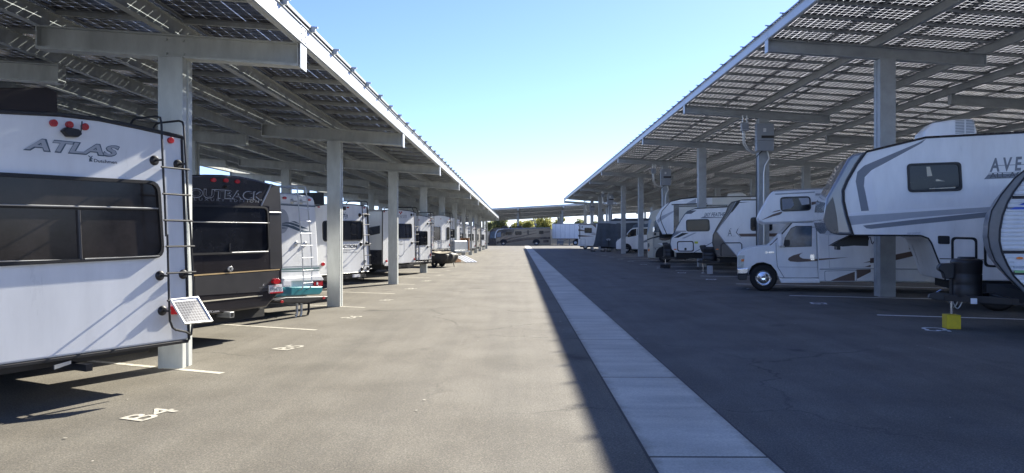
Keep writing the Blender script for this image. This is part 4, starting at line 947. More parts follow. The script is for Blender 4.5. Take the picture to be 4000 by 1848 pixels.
V.prism('jack_head', V.m(Z_, [(163,712),(180,692),(255,688),(268,705),(258,787),(203,787),(192,748),(165,732)], CY), CY-.1, CY+.1, M['black'], bevel=.02, seg=3)
propane(V, V.at(Z_(346,800), CY)[0], CY, zf_+.02, V.at(Z_(346,650), CY)[1], .46)
for s in (-1,1):
    pts = [(xc+.25+.02*k, CY+s*.12, zf_-.05-.14*math.sin(PI*k/8)) for k in range(9)]; V.tube('safety_chain', pts, .01, M['alu'])
V.wheel(4.6, .05, .36, .36)
V.wheel(5.5, .05, .36, .36)
wl = V.loc + V.dx*jx + V.dy*CY
yb = empty('jack_block', (wl.x, wl.y, 0), R(-12)); tag(yb, 'bright yellow plastic cube under the tongue jack of the nearest right trailer', 'block')
MB().box(-.12,.12,-.12,.12,0,.26).build('block', M['yellow'], yb, bevel=.012)
MB().lathe([(.05,.0),(.075,.004),(.085,0)], (0,0,.26), 'z', 18).build('socket_rim', M['yellow'], yb)

# ------------------------------------------------------------------ R2 AVENGER fifth wheel
V = Veh('fifth_wheel', 'large white fifth wheel trailer with AVENGER lettering, grey bands and a glossy grey front cap', 'fifth wheel trailer', (7.35,17.3), -17, RG)
ln = V.m(S_, [(400,310),(320,420),(240,560),(208,640),(210,730),(240,860),(288,1015)])
t2 = V.m(S_, [(900,190),(1731,146)]); zt2 = t2[-1][1]
lowr = V.m(T_, [(460,583),(440,530),(405,430),(365,330),(330,240),(300,195),(240,172)]); lz = V.at(T_(800,588))[1]
bodyp = ln + [V.at(S_(700,1018))] + lowr[::-1] + [(lowr[0][0]+.1,lz),(10.8,lz),(10.8,zt2+.02),t2[1],t2[0]]
V.prism('body', bodyp, 0, 2.44, M['white'], bevel=.03, seg=3)
capo = V.m(S_, [(400,305),(285,328),(240,370),(150,540),(60,700),(35,880),(60,960),(100,1000),(170,1014),(288,1015)])
cp = V.prism('front_cap', capo + ln[::-1][1:-1], -.012, 2.45, M['capgrey'], bevel=.07, seg=4)
V.plate('cap_reflection', V.m(S_, [(115,690),(60,770),(42,880),(66,955),(105,992),(165,1003),(150,860),(132,760)]), 1, M['capreflect'], parent=cp, y=-.012)  # painted reflection on the lower part of the cap
V.stroke('cap_trim', ln, .02, M['black'], y=-.01)
V.stroke('roof_trim', [ln[0],t2[0],t2[1],(10.7,zt2)], .028, M['blackgloss'], y=.0)
V.stroke('belly_trim', V.m(S_, [(288,1017),(850,1018)])+lowr[::-1]+[(lowr[0][0]+.1,lz)], .018, M['black'])
V.plate('grey_stripe', V.m(S_, [(830,238),(905,200),(868,236),(460,458),(395,520),(378,590),(420,808),(355,812),(308,560),(322,480),(380,428)]), 1, M['mgrey'])
V.plate('white_stripe', V.m(S_, [(545,405),(470,452),(446,540),(452,640),(497,803),(425,808),(378,600),(384,525),(440,468)]), 2, mat('bright_white_vinyl',(.82,.83,.84),.35))
V.plate('white_stripe', V.m(S_, [(232,828),(1500,755),(1900,735),(1900,752),(1500,772),(240,854)]), 1, mat('bright_white_vinyl',(.82,.83,.84),.35))
V.plate('grey_band', V.m(S_, [(241,856),(1500,773),(1900,752),(1900,790),(1450,815),(800,868),(262,932)]), 1, M['lgrey'])
V.plate('grey_band', V.m(S_, [(370,934),(800,885),(1440,818),(1470,845),(1440,862),(800,925),(440,962),(400,958)]), 2, M['mgrey'])
V.plate('grey_band', V.m(S_, [(1340,870),(1500,800),(1900,770),(1900,800),(1480,850)]), 3, M['mgrey'])
f = V.window(V.m(S_, [(738,412),(1196,396),(1209,640),(750,655)]), r=.1, fw=.05, out=.035)
V.plate('tag_inside', V.m(S_, [(905,437),(935,437),(955,515),(912,518)]), 3, M['creamv'], parent=f, y=0)
V.plate('blind_inside', V.m(S_, [(985,545),(1000,542),(1060,560),(985,560)]), 3, M['creamv'], parent=f, y=0)
V.plate('blind_inside', V.m(S_, [(930,620),(1150,608),(1150,618),(930,626)]), 3, M['creamv'], parent=f, y=0)
p0, p1 = V.m(S_, [(1440,478),(2140,442)]); V.text('A V E N G E R', p0, p1, .31, M['mgrey'], 1, shear=.08, bold=.03)
V.stroke('underline', V.m(S_, [(1510,427),(2140,400)]), .006, M['mgrey'], y=.001)
V.stroke('underline', V.m(S_, [(1430,492),(2140,462)]), .006, M['mgrey'], y=.001)
V.plate('name_band', V.m(S_, [(1393,542),(1428,502),(2140,470),(2140,515)]), 1, M['mgrey'])
p0, p1 = V.m(S_, [(1440,533),(1900,512)]); V.text('ALL-ACCESS', p0, p1, .12, M['dgrey'], 2, bold=.01)
for qd in (V.m(T_, [(512,180),(755,186),(757,560),(514,560)]), V.m(T_, [(815,192),(1010,196),(1010,468),(818,460)])): V.panelring(qd, r=.1, w=.05)
V.plate('vent', rrect(V.m(T_, [(388,170),(498,172),(498,248),(390,245)]), .03), 6, M['black'])
V.stroke('side_trim', V.m(T_, [(405,383),(510,385)]), .01, M['black']); V.stroke('side_trim', V.m(T_, [(757,392),(815,395)]), .01, M['black'])
p0, p1 = V.m(T_, [(105,155),(225,150)]); V.text('max payload', p0, p1, .05, M['lgrey'], 1)
PB = V.m(S_, [(275,1016),(418,1018),(415,1108),(290,1104),(200,1112),(180,1108),(180,1140),(150,1140),(150,1112),(98,1106),(132,1085),(175,1062)], .95)
V.prism('pin_box', PB, .95, 1.5, M['black'], bevel=.01)
V.tube('breakaway_cable', [(V.at(S_(415,1060),.93)[0]+.02*k, .93, V.at(S_(415,1060),.93)[1]+.1*math.sin(k*1.0)) for k in range(7)], .01, M['black'])
acp = V.m(S_, [(878,178),(888,130),(960,62),(1130,38),(1310,30),(1335,132),(1338,165)], .75)
ac = V.prism('air_conditioner', [(p[0],p[1]) for p in acp] + [(acp[-1][0],zt2-.05),(acp[0][0],zt2-.15)], .75, 1.75, M['white'], bevel=.06, seg=4)
for k in range(9):
    yy = 48+13*k; V.stroke('louvre', V.m(S_, [(1150,yy+2),(1225,yy-1)], .75), .008, M['mgrey'], y=.745, parent=ac); V.stroke('louvre', V.m(S_, [(1240,yy-1),(1310,yy-4)], .75), .008, M['mgrey'], y=.745, parent=ac)
V.box('chassis', lowr[0][0]+.3, 10.5, .25, 2.2, lz-.25, lz-.01, M['under'])
for xx in (2.9,): V.box('landing_leg', lowr[0][0]+.25, lowr[0][0]+.33, .3, .38, .02, lz, M['black'])
for wx in (V.at(T_(960,620))[0], V.at(T_(960,620))[0]+.95): V.wheel(wx, .05, .39, .39)
V.prism('jack_pads', V.m(T_, [(850,680),(1085,680),(1085,745),(850,745)], .2), .2, .6, M['under'])

# ------------------------------------------------------------------ R3 class C motorhome
V = Veh('motorhome', 'white cab-over motorhome with brown swooshes, its chrome bumper facing the aisle', 'motorhome', (7.25,22.35), -17, RG)
cb = V.m(W_, [(860,135),(460,148),(330,160),(300,190),(210,350),(193,400),(203,438),(245,460),(500,453),(735,443),(762,1003),(1240,1003)])
zr, zbb = cb[0][1], cb[-1][1]
V.prism('body', cb + [(8.9,zbb),(8.9,zr)], 0, 2.4, M['white'], bevel=.05, seg=4)
cab = V.m(W_, [(735,450),(500,455),(415,548),(330,640),(296,664),(230,668),(120,688),(50,708),(15,735),(3,765),(0,872),(98,880),(104,940),(112,900),(135,858),(180,830),(245,822),(315,845),(362,905),(385,970),(400,1003),(762,1003)], .03)
V.prism('cab', cab, .03, 2.25, M['white'], bevel=.045, seg=4)
Y = .03
V.prism('side_window', V.m(W_, [(430,680),(443,598),(500,505),(545,486),(692,484),(690,673)], Y), Y-.008, Y+.01, M['carglass'])
V.stroke('window_seal', [V.at(W_(*p), Y) for p in ((430,680),(443,598),(500,505),(545,486),(692,484),(690,673),(430,680))], .009, M['black'], y=Y)
V.plate('windshield', V.m(W_, [(500,456),(415,548),(328,640),(298,662),(310,664),(420,560),(512,458)], Y), 3, M['black'], y=Y)
for pts in (((360,640),(362,740),(372,860),(435,962)),((735,500),(742,790),(752,965),(415,968),(380,955)),((400,965),(760,968)),((640,495),(735,495))): V.stroke('panel_gap', [V.at(W_(*p), Y) for p in pts], .008, M['dgrey'], y=Y)
V.stroke('body_crease', V.m(W_, [(380,865),(750,868)], Y), .006, M['lgrey'], y=Y+.002)
V.prism('running_board', V.m(W_, [(398,985),(765,988),(765,1012),(405,1012)], Y), -.06, .15, M['white'], bevel=.015)
V.plate('headlight', rrect(V.m(W_, [(6,758),(70,757),(56,872),(8,868)], Y), .02), 6, mat('headlight_lens',(.55,.58,.55),.1,0,.3,20), y=Y)
V.plate('turn_signal', V.m(W_, [(36,792),(66,792),(60,815),(38,815)], Y), 8, M['orange'], y=Y)
V.prism('front_bumper', V.m(W_, [(-2,878),(104,872),(104,905),(95,930),(2,932)], Y), -.02, 2.2, M['chrome'], bevel=.03, seg=3)
V.prism('bumper_valance', V.m(W_, [(2,932),(96,930),(90,985),(20,988),(4,975)], Y), .03, 2.1, M['black'], bevel=.02)
mi = V.m(W_, [(372,562),(385,552),(412,553),(418,600),(415,670),(378,672)], -.2); V.prism('mirror', mi, -.28, -.12, M['white'], bevel=.03, seg=3)
a = V.at(W_(395,672), -.2); V.tube('mirror_arm', [(a[0],-.2,a[1]),(a[0]+.05,-.1,a[1]-.03),(a[0]+.15,.05,a[1])], .02, M['white'])
V.plate('inner_mirror', rrect(V.m(W_, [(438,612),(488,614),(488,668),(438,675)], Y), .03), 5, M['black'], y=Y)
V.prism('door_handle', rrect(V.m(W_, [(677,748),(716,748),(720,803),(680,805)], Y), .02), Y-.03, Y, M['chrome'], bevel=.006)
p0, p1 = V.m(W_, [(263,738),(342,737)], Y); V.text('E-450', p0, p1, .06, M['chrome'], 3, y=Y, bold=.03)
V.plate('swoosh', V.m(W_, [(470,797),(480,778),(520,757),(612,731),(590,742),(577,757),(582,773),(610,787),(680,792),(748,790),(750,809),(650,815),(560,819),(490,813)], Y), 3, M['swoosh'], y=Y)
V.plate('swoosh', V.m(W_, [(758,788),(900,781),(1038,774),(900,790),(758,803)]), 2, M['swoosh'])
V.plate('swoosh', V.m(W_, [(222,431),(330,375),(412,349),(418,362),(395,378),(330,395)]), 2, M['swoosh'])
V.plate('swoosh', V.m(W_, [(316,360),(345,347),(400,333),(402,343),(350,354)]), 2, M['swoosh'])
V.plate('swoosh', V.m(W_, [(690,262),(776,249),(776,268),(690,290)]), 2, M['swoosh'])
V.plate('swoosh', V.m(c7, [(950,650),(1080,632),(1345,578),(1345,606),(1080,668),(950,680)]), 2, M['swoosh'])
V.plate('swoosh', V.m(W_, [(1165,828),(1240,808),(1240,820)]), 2, M['swoosh']); V.plate('swoosh', V.m(W_, [(1180,865),(1240,846),(1240,866)]), 2, M['swoosh'])
f = V.window(V.m(W_, [(395,215),(680,206),(688,340),(402,352)]), r=.12, fw=.035)
V.plate('curtain', V.m(W_, [(415,235),(510,228),(528,290),(500,320),(420,335)]), 3, M['mgrey'], parent=f); V.plate('curtain', V.m(W_, [(570,225),(668,222),(670,280),(600,290)]), 3, M['lgrey'], parent=f)
V.panelring(V.m(W_, [(808,900),(1112,893),(1112,1000),(812,1000)]), r=.06, w=.02, m=M['lgrey'])
V.plate('swoosh', V.m(W_, [(855,999),(960,955),(1092,908),(1092,999)]), 4, M['swoosh']); V.plate('swoosh', V.m(W_, [(1115,975),(1240,912),(1240,886),(1110,890),(1100,897)]), 4, M['swoosh'])
V.stroke('side_trim', V.m(W_, [(765,886),(1240,880)])+[(8.8,V.at(W_(1240,880))[1])], .016, M['lgrey'])
V.plate('slide_panel', V.m(W_, [(815,440),(1240,440),(1240,872),(815,872)]), 1, M['white'])
V.stroke('slide_edge', V.m(W_, [(845,500),(858,872),(1240,864)]), .006, M['lgrey'])
vq = V.m(c7, [(1185,515),(1330,515),(1330,600),(1190,600)]); vn = V.plate('vent_panel', vq, 2, M['cream'])
for k in range(4): V.stroke('louvre', V.m(c7, [(1190,525+22*k),(1325,523+22*k)]), .012, M['mgrey'], y=-.008, parent=vn)
V.stroke('awning', V.m(W_, [(350,188),(720,168)]), .02, M['lgrey'], y=.0); V.stroke('awning', V.m(W_, [(725,190),(1240,170)]), .035, M['lgrey'], y=-.03)
V.stroke('roof_trim', V.m(W_, [(340,160),(470,150),(860,137)]), .016, M['lgrey'], y=.0)
V.prism('roof_vent', V.m(W_, [(800,130),(830,112),(900,95),(900,140)], .8), .8, 1.4, M['white'], bevel=.03)
V.wheel(V.at(W_(243,990))[0], -.0, .405, .405, w=.26, m=M['chrome']); 
V.wheel(6.5, .03, .405, .405, w=.5); V.box('chassis', .9, 8.6, .3, 2.1, .35, zbb, M['under']); V.box('arch_liner', V.at(W_(100,900))[0], V.at(W_(395,900))[0], .3, 2.0, .5, V.at(W_(245,822))[1]-.03, M['under'])

# ------------------------------------------------------------------ R4 trailer with A logo
V = Veh('travel_trailer', 'white trailer with dark front wedge and letter A logo, behind the inverter box column', 'travel trailer', (8.35,31.9), -17, RG)
wf = V.m(J_, [(1375,205),(1250,235),(1210,280),(1170,380),(1060,560),(1010,660),(1003,760),(1030,850),(1060,938),(1330,942)]); zr = wf[0][1]; zbb = wf[-1][1]
V.prism('body', wf + [(7.4,zbb),(7.4,zr+.02)], 0, 2.4, M['white'], bevel=.03, seg=3)
V.plate('front_wedge', V.m(J_, [(1370,207),(1250,237),(1210,282),(1170,382),(1060,562),(1012,662),(1005,760),(1032,850),(1062,936),(1328,938),(1160,750),(1058,612),(1090,560),(1240,340),(1310,218)]), 1, M['chargrey'])
V.stroke('edge_trim', wf[:9], .02, M['black']); V.stroke('wedge_trim', V.m(J_, [(1310,218),(1240,340),(1090,560),(1058,612),(1160,750),(1325,936)]), .016, M['lgrey'])
V.stroke('roof_trim', [wf[0],(7.3,zr+.02)], .025, M['black'])
V.plate('chevron', V.m(J_, [(1243,380),(1312,240),(1345,232),(1480,230),(1350,243)]), 2, M['black']); V.plate('chevron', V.m(J_, [(1422,476),(1340,565),(1316,622),(1385,710),(1303,625),(1325,580)]), 2, M['dgrey'])
V.plate('brown_band', V.m(J_, [(1338,640),(1535,638),(1535,676),(1366,677)])[:1]+V.m(W_, [(375,552),(375,582)])+V.m(J_, [(1366,677)]), 2, M['swoosh'])
p0, p1 = V.m(J_, [(1200,668),(1252,668)]); V.text('A', p0, p1, .30, M['dgrey'], 2); V.stroke('underline', V.m(J_, [(1185,672),(1305,670)]), .006, M['lgrey'], y=.001); V.disc('logo_dot', V.at(J_(1237,577)), .03, .015, M['dgrey'], th=.003)
V.window(V.m(W_, [(122,403),(327,403),(327,530),(122,530)]), r=.12, fw=.04)
V.panelring(V.m(J_, [(1108,762),(1382,756),(1388,938),(1108,938)]), r=.1, w=.035, fill=M['chargrey']) if False else V.stroke('compartment_seal', [V.at(J_(*p)) for p in ((1110,935),(1112,790),(1130,765),(1150,760),(1360,757),(1380,775),(1385,935))], .022, M['black'])
V.disc('marker_light', V.at(J_(1064,841)), .06, .025, M['orange'], th=.03)
xc = V.at(J_(840,985), 1.2)[0]; tongue(V, xc, wf[8][0]+.6, 1.2, .52); jack(V, V.at(J_(880,1100),1.2)[0], 1.2, 0.0, V.at(J_(862,790),1.2)[1]); propane(V, V.at(J_(968,900),1.2)[0], 1.2, .6, V.at(J_(968,808),1.2)[1], .62)
V.box('chassis', wf[8][0]+.1, 7.2, .2, 2.2, zbb-.25, zbb, M['under']); V.wheel(4.3,.03,.37,.37); V.wheel(5.2,.03,.37,.37)
V.box('wheel_chock', xc+.35, xc+.6, .4, .6, 0, .38, M['lgrey'], bevel=.02)
V.prism('roof_unit', [(3.2,zr),(3.25,zr+.28),(4.0,zr+.32),(4.3,zr)], .8, 1.6, M['cream'], bevel=.06)

# ------------------------------------------------------------------ R5 JAY FEATHER
V = Veh('travel_trailer', 'white travel trailer with dark window, yellow sticker and JAY FEATHER lettering', 'travel trailer', (7.6,37.2), -17, RG)
wf = V.m(J_, [(1185,295),(820,308),(780,315),(700,345),(640,395),(590,470),(540,560),(490,660),(465,710),(457,770),(475,840),(530,885),(900,884)]); zr = wf[0][1]; zbb = wf[-1][1]
V.prism('body', wf + [(7.2,zbb),(7.2,zr)], 0, 2.4, M['white'], bevel=.03, seg=3)
V.stroke('edge_trim', wf[1:11], .02, M['slate']); V.stroke('roof_trim', [wf[2],wf[0],(7.1,zr)], .025, M['black'])
V.window(V.m(J_, [(658,457),(962,449),(970,608),(664,614)]), r=.14, fw=.05)
V.plate('dark_patch', V.m(J_, [(640,386),(682,343),(795,340),(728,383)]), 2, M['dgrey']); V.plate('name_band', V.m(J_, [(843,441),(880,420),(1140,430),(1140,436),(1010,436)]), 1, M['mgrey'])
p0, p1 = V.m(J_, [(890,418),(1190,412)]); V.text('JAY FEATHER', p0, p1, .2, M['slate'], 2, shear=.2, bold=.02)
V.stroke('side_trim', V.m(J_, [(498,608),(665,607)]), .015, M['black']); V.plate('swoosh', V.m(J_, [(500,693),(612,630),(697,630),(560,692)]), 2, M['black']); V.plate('swoosh', V.m(J_, [(600,701),(700,655),(770,627),(800,627),(645,701)]), 2, M['lgrey']); V.plate('swoosh', V.m(J_, [(470,697),(560,640),(600,618),(500,618)]), 1, M['mgrey'])
V.panelring(V.m(J_, [(543,736),(760,733),(763,872),(547,870)]), r=.12, w=.05)
V.plate('latch', rrect(V.m(J_, [(640,822),(668,822),(668,855),(640,855)]), .03), 6, M['black']); V.plate('sticker', V.m(J_, [(770,740),(815,740),(815,768),(770,768)]), 2, M['yellowsticker'])
V.stroke('side_trim', V.m(J_, [(765,882),(1000,752),(1200,650)]), .016, M['slate']); V.disc('marker_light', V.at(J_(522,842)), .08, .028, M['orange'], th=.03)
xc = V.at(J_(372,930),1.2)[0]; tongue(V, xc, wf[-2][0]+.5, 1.2, .55); jack(V, V.at(J_(394,1000),1.2)[0], 1.2, .18, V.at(J_(376,755),1.2)[1], foot=False)
jp = V.at(J_(394,1050),1.2)[0]; V.box('jack_pad', jp-.25, jp+.25, .95, 1.45, 0, .2, M['under'], bevel=.02)
propane(V, V.at(J_(440,850),1.2)[0], 1.2, .6, V.at(J_(440,765),1.2)[1], .55); V.box('chassis', wf[-2][0], 7, .2, 2.2, zbb-.3, zbb, M['under']); V.wheel(4.2,.03,.37,.37); V.wheel(5.1,.03,.37,.37)

# ------------------------------------------------------------------ R6 fifth wheel with curved nose
V = Veh('fifth_wheel', 'tall white fifth wheel with rounded nose and grey swoosh, rising behind the JAY FEATHER trailer', 'fifth wheel trailer', (8.0,42.6), -17, RG)
up = V.m(J_, [(1500,158),(900,168),(780,172),(600,190),(460,226),(400,262),(340,312),(290,390),(270,430),(275,480),(295,520),(355,650),(412,648),(560,645)])
V.prism('body', up + [(up[-1][0]+.5,.8),(10.5,.8),(10.5,up[0][1])], 0, 2.4, M['white'], bevel=.04, seg=3)
V.stroke('nose_trim', V.m(J_, [(460,226),(350,350),(327,430),(345,500),(412,648)]), .022, M['black']); V.stroke('roof_trim', [V.at(J_(460,224)),V.at(J_(600,190)),V.at(J_(780,171)),up[0],(10.4,up[0][1])], .03, M['black'])
V.plate('swoosh', V.m(J_, [(285,468),(330,420),(500,342),(700,230),(790,186),(790,262),(510,352),(340,470),(300,502)]), 1, M['lgrey']); V.plate('cream_side', V.m(J_, [(1000,172),(1500,160),(1500,420),(1000,420)]), 1, M['cream'])  # plain cream area on the upper side wall
V.box('slide_out', V.at(J_(512,300))[0], 6.8, -.35, .1, 1.2, V.at(J_(512,272))[1], M['cream'], bevel=.02)
V.box('slide_frame', V.at(J_(512,300))[0]-.02, V.at(J_(512,300))[0]+.28, -.36, -.3, 1.25, V.at(J_(512,275))[1], M['blackgloss']); V.box('slide_frame', V.at(J_(545,300))[0], 4.3, -.36, -.3, V.at(J_(512,300))[1], V.at(J_(512,278))[1], M['blackgloss'])
V.stroke('awning', V.m(J_, [(475,264),(930,252)]), .03, M['black'], y=-.05)
V.box('pin_box', .3, 1.3, .95, 1.5, 1.6, 2.1, M['under']); V.wheel(6.5,.03,.4,.4); V.box('chassis', 2.5, 10.2, .2, 2.2, .55, .82, M['under'])
V.prism('roof_unit', [(4.2,up[0][1]),(4.3,up[0][1]+.25),(5.1,up[0][1]+.3),(5.5,up[0][1])], .8, 1.6, M['cream'], bevel=.08)

# ------------------------------------------------------------------ R7 class A
V = Veh('motorhome', 'beige bus style motorhome with curved windshield, chrome mirror and black wavy stripes', 'motorhome', (7.4,47.6), -17, RG)
fr = V.m(J_, [(700,300),(340,314),(270,332),(225,355),(190,400),(174,445),(205,455),(168,545),(153,640),(157,720),(160,860),(165,955),(310,962)]); zbb = fr[-1][1]
V.prism('body', fr + [(10.2,zbb),(10.2,fr[0][1])], 0, 2.45, M['beige'], bevel=.06, seg=4)
V.plate('windshield', V.m(J_, [(180,455),(222,455),(190,560),(165,650),(156,640),(168,545)]), 2, mat('lit_windshield',(.35,.42,.48),.05)); V.plate('side_window', V.m(J_, [(252,480),(272,462),(420,440),(420,618),(250,622)]), 2, M['carglass'])  # pale strip paints the lit edge of the windshield
V.stroke('door_gap', V.m(J_, [(243,480),(247,955)]), .012, M['dgrey']); V.stroke('door_gap', V.m(J_, [(247,816),(345,816)]), .01, M['dgrey'])
V.plate('stripe', V.m(J_, [(158,712),(200,694),(290,668),(420,646),(520,640),(520,656),(420,664),(300,688),(220,704),(160,726)]), 2, M['black'])
V.plate('swoosh', V.m(J_, [(302,706),(380,688),(430,655),(520,650),(520,700),(400,728),(350,728)]), 3, M['dbrown']); V.plate('swoosh', V.m(J_, [(290,765),(400,762),(400,782),(350,785)]), 2, M['white'])
V.plate('headlight', V.m(J_, [(164,770),(186,758),(190,800),(170,825)]), 4, M['dgrey']); V.plate('turn_signal', V.m(J_, [(170,838),(190,838),(190,865),(172,868)]), 4, M['orange'])
mr = V.m(J_, [(232,560),(240,548),(258,552),(258,600),(245,626),(232,615)], -.25); V.prism('mirror', mr, -.32, -.2, M['chrome'], bevel=.02); p = V.at(J_(262,645)); V.disc('mirror_lens', p, .07, .09, M['black'], th=.08)
V.wheel(V.at(J_(388,930))[0], -.0, .46, .46, w=.28, m=M['chrome']); V.wheel(7.5, .0, .46, .46); V.box('chassis', 1.2, 10, .3, 2.2, .3, zbb, M['under']); V.disc('fuel_cap', V.at(J_(263,835)), .04, .05, M['dgrey'], th=.02)
pc = [(V.at(J_(388,930))[0]+.62*math.cos(a), .46+.62*math.sin(a)) for a in [PI*k/14 for k in range(15)]]; V.plate('wheel_arch', pc+[(pc[-1][0],.3),(pc[0][0],.3)], 2, M['under'])

# ------------------------------------------------------------------ R8 van
V = Veh('camper_van', 'white camper van with dark high roof, its nose behind a plain right column', 'van', (9.2,74.6), -17, RG)
vp = V.m(N_, [(660,850),(658,745),(685,695),(735,672),(805,640),(832,598),(880,545),(922,520),(985,514)])
zz = vp[-1][1]; V.prism('body', vp + [(8.2,zz+.05),(8.2,vp[0][1])], 0, 2.0, M['white'], bevel=.08, seg=4)
V.prism('high_roof', V.m(N_, [(900,525),(930,482),(985,458)])+[(8.1,zz+.6),(8.1,zz)], .1, 1.9, M['slate'], bevel=.1, seg=4)
V.plate('side_window', V.m(N_, [(828,645),(850,600),(900,545),(978,530),(975,640),(850,662)]), 3, M['glass']); V.box('rear_windows', 3.2, 7.8, -.01, .01, zz-.75, zz-.1, M['glass'])
V.plate('swoosh', V.m(N_, [(1085,720),(1300,640),(1300,690),(1085,750)]), 2, M['mgrey']); V.plate('headlight', V.m(N_, [(664,720),(725,672),(728,682),(680,715)]), 3, M['slate'])
V.plate('wheel_arch', [(V.at(N_(822,850))[0]+.55*math.cos(a), .38+.6*math.sin(a)) for a in [PI*k/12 for k in range(13)]], 2, M['under']); V.wheel(V.at(N_(822,850))[0], -.02, .37, .37); V.wheel(6.8, -.02, .37, .37)
V.prism('mirror', V.m(N_, [(808,605),(822,603),(828,650),(812,660)], -.2), -.28, -.15, M['black'], bevel=.03); V.box('chassis', .9, 7.9, .2, 1.8, .25, vp[0][1], M['under'])
V.text('', (0,0), (1,0), .1, M['black']) if False else None

# ------------------------------------------------------------------ R9 covered trailer
V = Veh('covered_trailer', 'trailer wrapped in a dark grey fabric cover with pale top, on jack stands', 'covered trailer', (8.4,80.4), -17, RG)
zt9 = V.at(N_(600,412))[1]; zm9 = V.at(N_(600,447))[1]; zb9 = V.at(N_(500,815))[1]; xl9 = V.at(N_(298,780))[0]; xt9 = V.at(N_(375,440))[0]; xr9 = 8.5
def cover_mesh(zlo, zhi, nx, nz, amp, x_lo, x_hi):
    mb = MB()
    ring = []
    Wd = 2.6; Lx = xr9
    def loop(z, t):
        pts = []; x0_ = x_lo(t)
        per = [(x0_+ (Lx-x0_)*k/nx, 0, 0,-1) for k in range(nx)] + [(Lx, Wd*k/8, 1,0) for k in range(8)] + [(Lx-(Lx-x0_)*k/nx, Wd, 0,1) for k in range(nx)] + [(x0_, Wd-Wd*k/8, -1,0) for k in range(8)]
        for x, y, nx_, ny_ in per:
            a = amp*(1-t)*(math.sin(x*5.3+y*4)+.6*math.sin(x*9.1+1.3+y*7)+ .5*math.sin(x*2.1))
            pts.append((x+nx_*a*.5, y+ny_*a-.0, z + .06*(1-t)*math.sin(x*1.7)))
        return pts
    L_ = [loop(zlo+(zhi-zlo)*j/nz, j/nz) for j in range(nz+1)]
    n = len(L_[0])
    for l in L_: mb.v += l
    for j in range(nz):
        for k in range(n):
            k2 = (k+1)%n; mb.f.append((j*n+k, j*n+k2, (j+1)*n+k2, (j+1)*n+k))
    mb.f.append(tuple(range(nz*n, nz*n+n)))
    return mb
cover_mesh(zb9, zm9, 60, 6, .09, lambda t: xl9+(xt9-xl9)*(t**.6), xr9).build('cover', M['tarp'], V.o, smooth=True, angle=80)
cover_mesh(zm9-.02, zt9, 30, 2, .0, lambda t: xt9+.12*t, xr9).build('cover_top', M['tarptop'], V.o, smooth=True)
px = V.m(N_, [(530,408),(630,362),(720,370),(985,366)]); V.prism('cover_peak', [px[0],px[1],px[2],(xr9-1,px[3][1]),(xr9-.6,zt9-.02)], .8, 1.8, M['tarp'], bevel=.05)
for xx in (V.at(N_(310,800),.8)[0], V.at(N_(450,800),.3)[0], V.at(N_(540,800),.3)[0]): V.tube('jack_stand', [(xx,.6,zb9+.2),(xx,.6,.02)], .05, M['alu']); V.box('jack_pad', xx-.25, xx+.25, .4, .8, 0, .12, M['under'])
V.box('chassis', xt9+.3, 8, .3, 2.2, .35, zb9+.1, M['under']); V.wheel(3.8,.25,.36,.36); V.wheel(4.7,.25,.36,.36)
x1_, z1_ = V.at(N_(545,700)); V.tube('cover_strap', [(x1_,-.14,z1_),(x1_+.08,-.14,z1_-1.0)], .04, M['black']); V.disc('cover_patch', (x1_,z1_), .25, .12, M['tarptop'], y=-.1, th=.05)

# ------------------------------------------------------------------ R10 small camper
V = Veh('camper', 'small boxy white camper with dark window and brown stripes, farthest in the right row', 'camper', (7.9,95.5), -8, RG)
cp_ = V.m(N_, [(72,800),(76,485),(95,470),(350,463)]); V.prism('body', cp_ + [(6.2,cp_[3][1]),(6.2,cp_[0][1])], 0, 2.3, M['white'], bevel=.04)
V.stroke('roof_trim', cp_[1:], .04, M['black']); V.window(V.m(N_, [(170,518),(285,518),(285,598),(170,598)]), r=.15, fw=.07)
V.plate('black_strip', V.m(N_, [(92,485),(105,485),(105,690),(92,690)]), 3, M['black'])
for pts in (((76,538),(172,556),(172,570),(76,566)),((76,630),(180,636),(320,650),(180,655),(76,655)),((170,580),(345,600),(345,606),(250,600)),((240,615),(345,622),(345,632))): V.plate('stripe', V.m(N_, pts), 2, M['swoosh'])
V.disc('vent_cover', V.at(N_(136,506)), .09, .09, M['black'], th=.03); V.panelring(V.m(N_, [(112,690),(185,690),(185,785),(112,785)]), m=M['lgrey'], w=.04); V.plate('tailgate', V.m(N_, [(290,470),(350,470),(350,520)]), 2, M['swoosh'])
V.box('chassis', .3, 6, .2, 2.1, .25, cp_[0][1], M['under']); V.wheel(1.0,.1,.33,.33); V.wheel(4.2,.1,.33,.33)

# ------------------------------------------------------------------ far motorhome, box trailer
V = Veh('motorhome', 'long brown and tan bus motorhome parked crosswise under the distant canopy', 'motorhome', (-6.9,133), 0)
mp = V.m(U_, [(160,985),(155,850),(163,760),(180,680),(205,640),(240,618),(340,598),(480,605),(1440,592),(1466,600),(1470,962),(1100,975)])
V.prism('body', mp, 0, 2.5, M['tan'], bevel=.08, seg=4)
V.plate('dark_nose', V.m(U_, [(162,984),(156,850),(164,760),(181,680),(207,641),(242,620),(340,600),(470,612),(380,625),(330,650),(305,700),(298,790),(310,850),(318,975)]), 1, M['dbrown'])
V.plate('windshield', V.m(U_, [(178,820),(190,720),(205,690),(300,655),(298,790),(285,815)]), 2, M['carglass'])
V.plate('silver_arch', V.m(U_, [(282,815),(290,730),(310,670),(350,632),(470,615),(475,625),(370,640),(330,680),(308,760),(306,818)]), 3, M['fascia'])
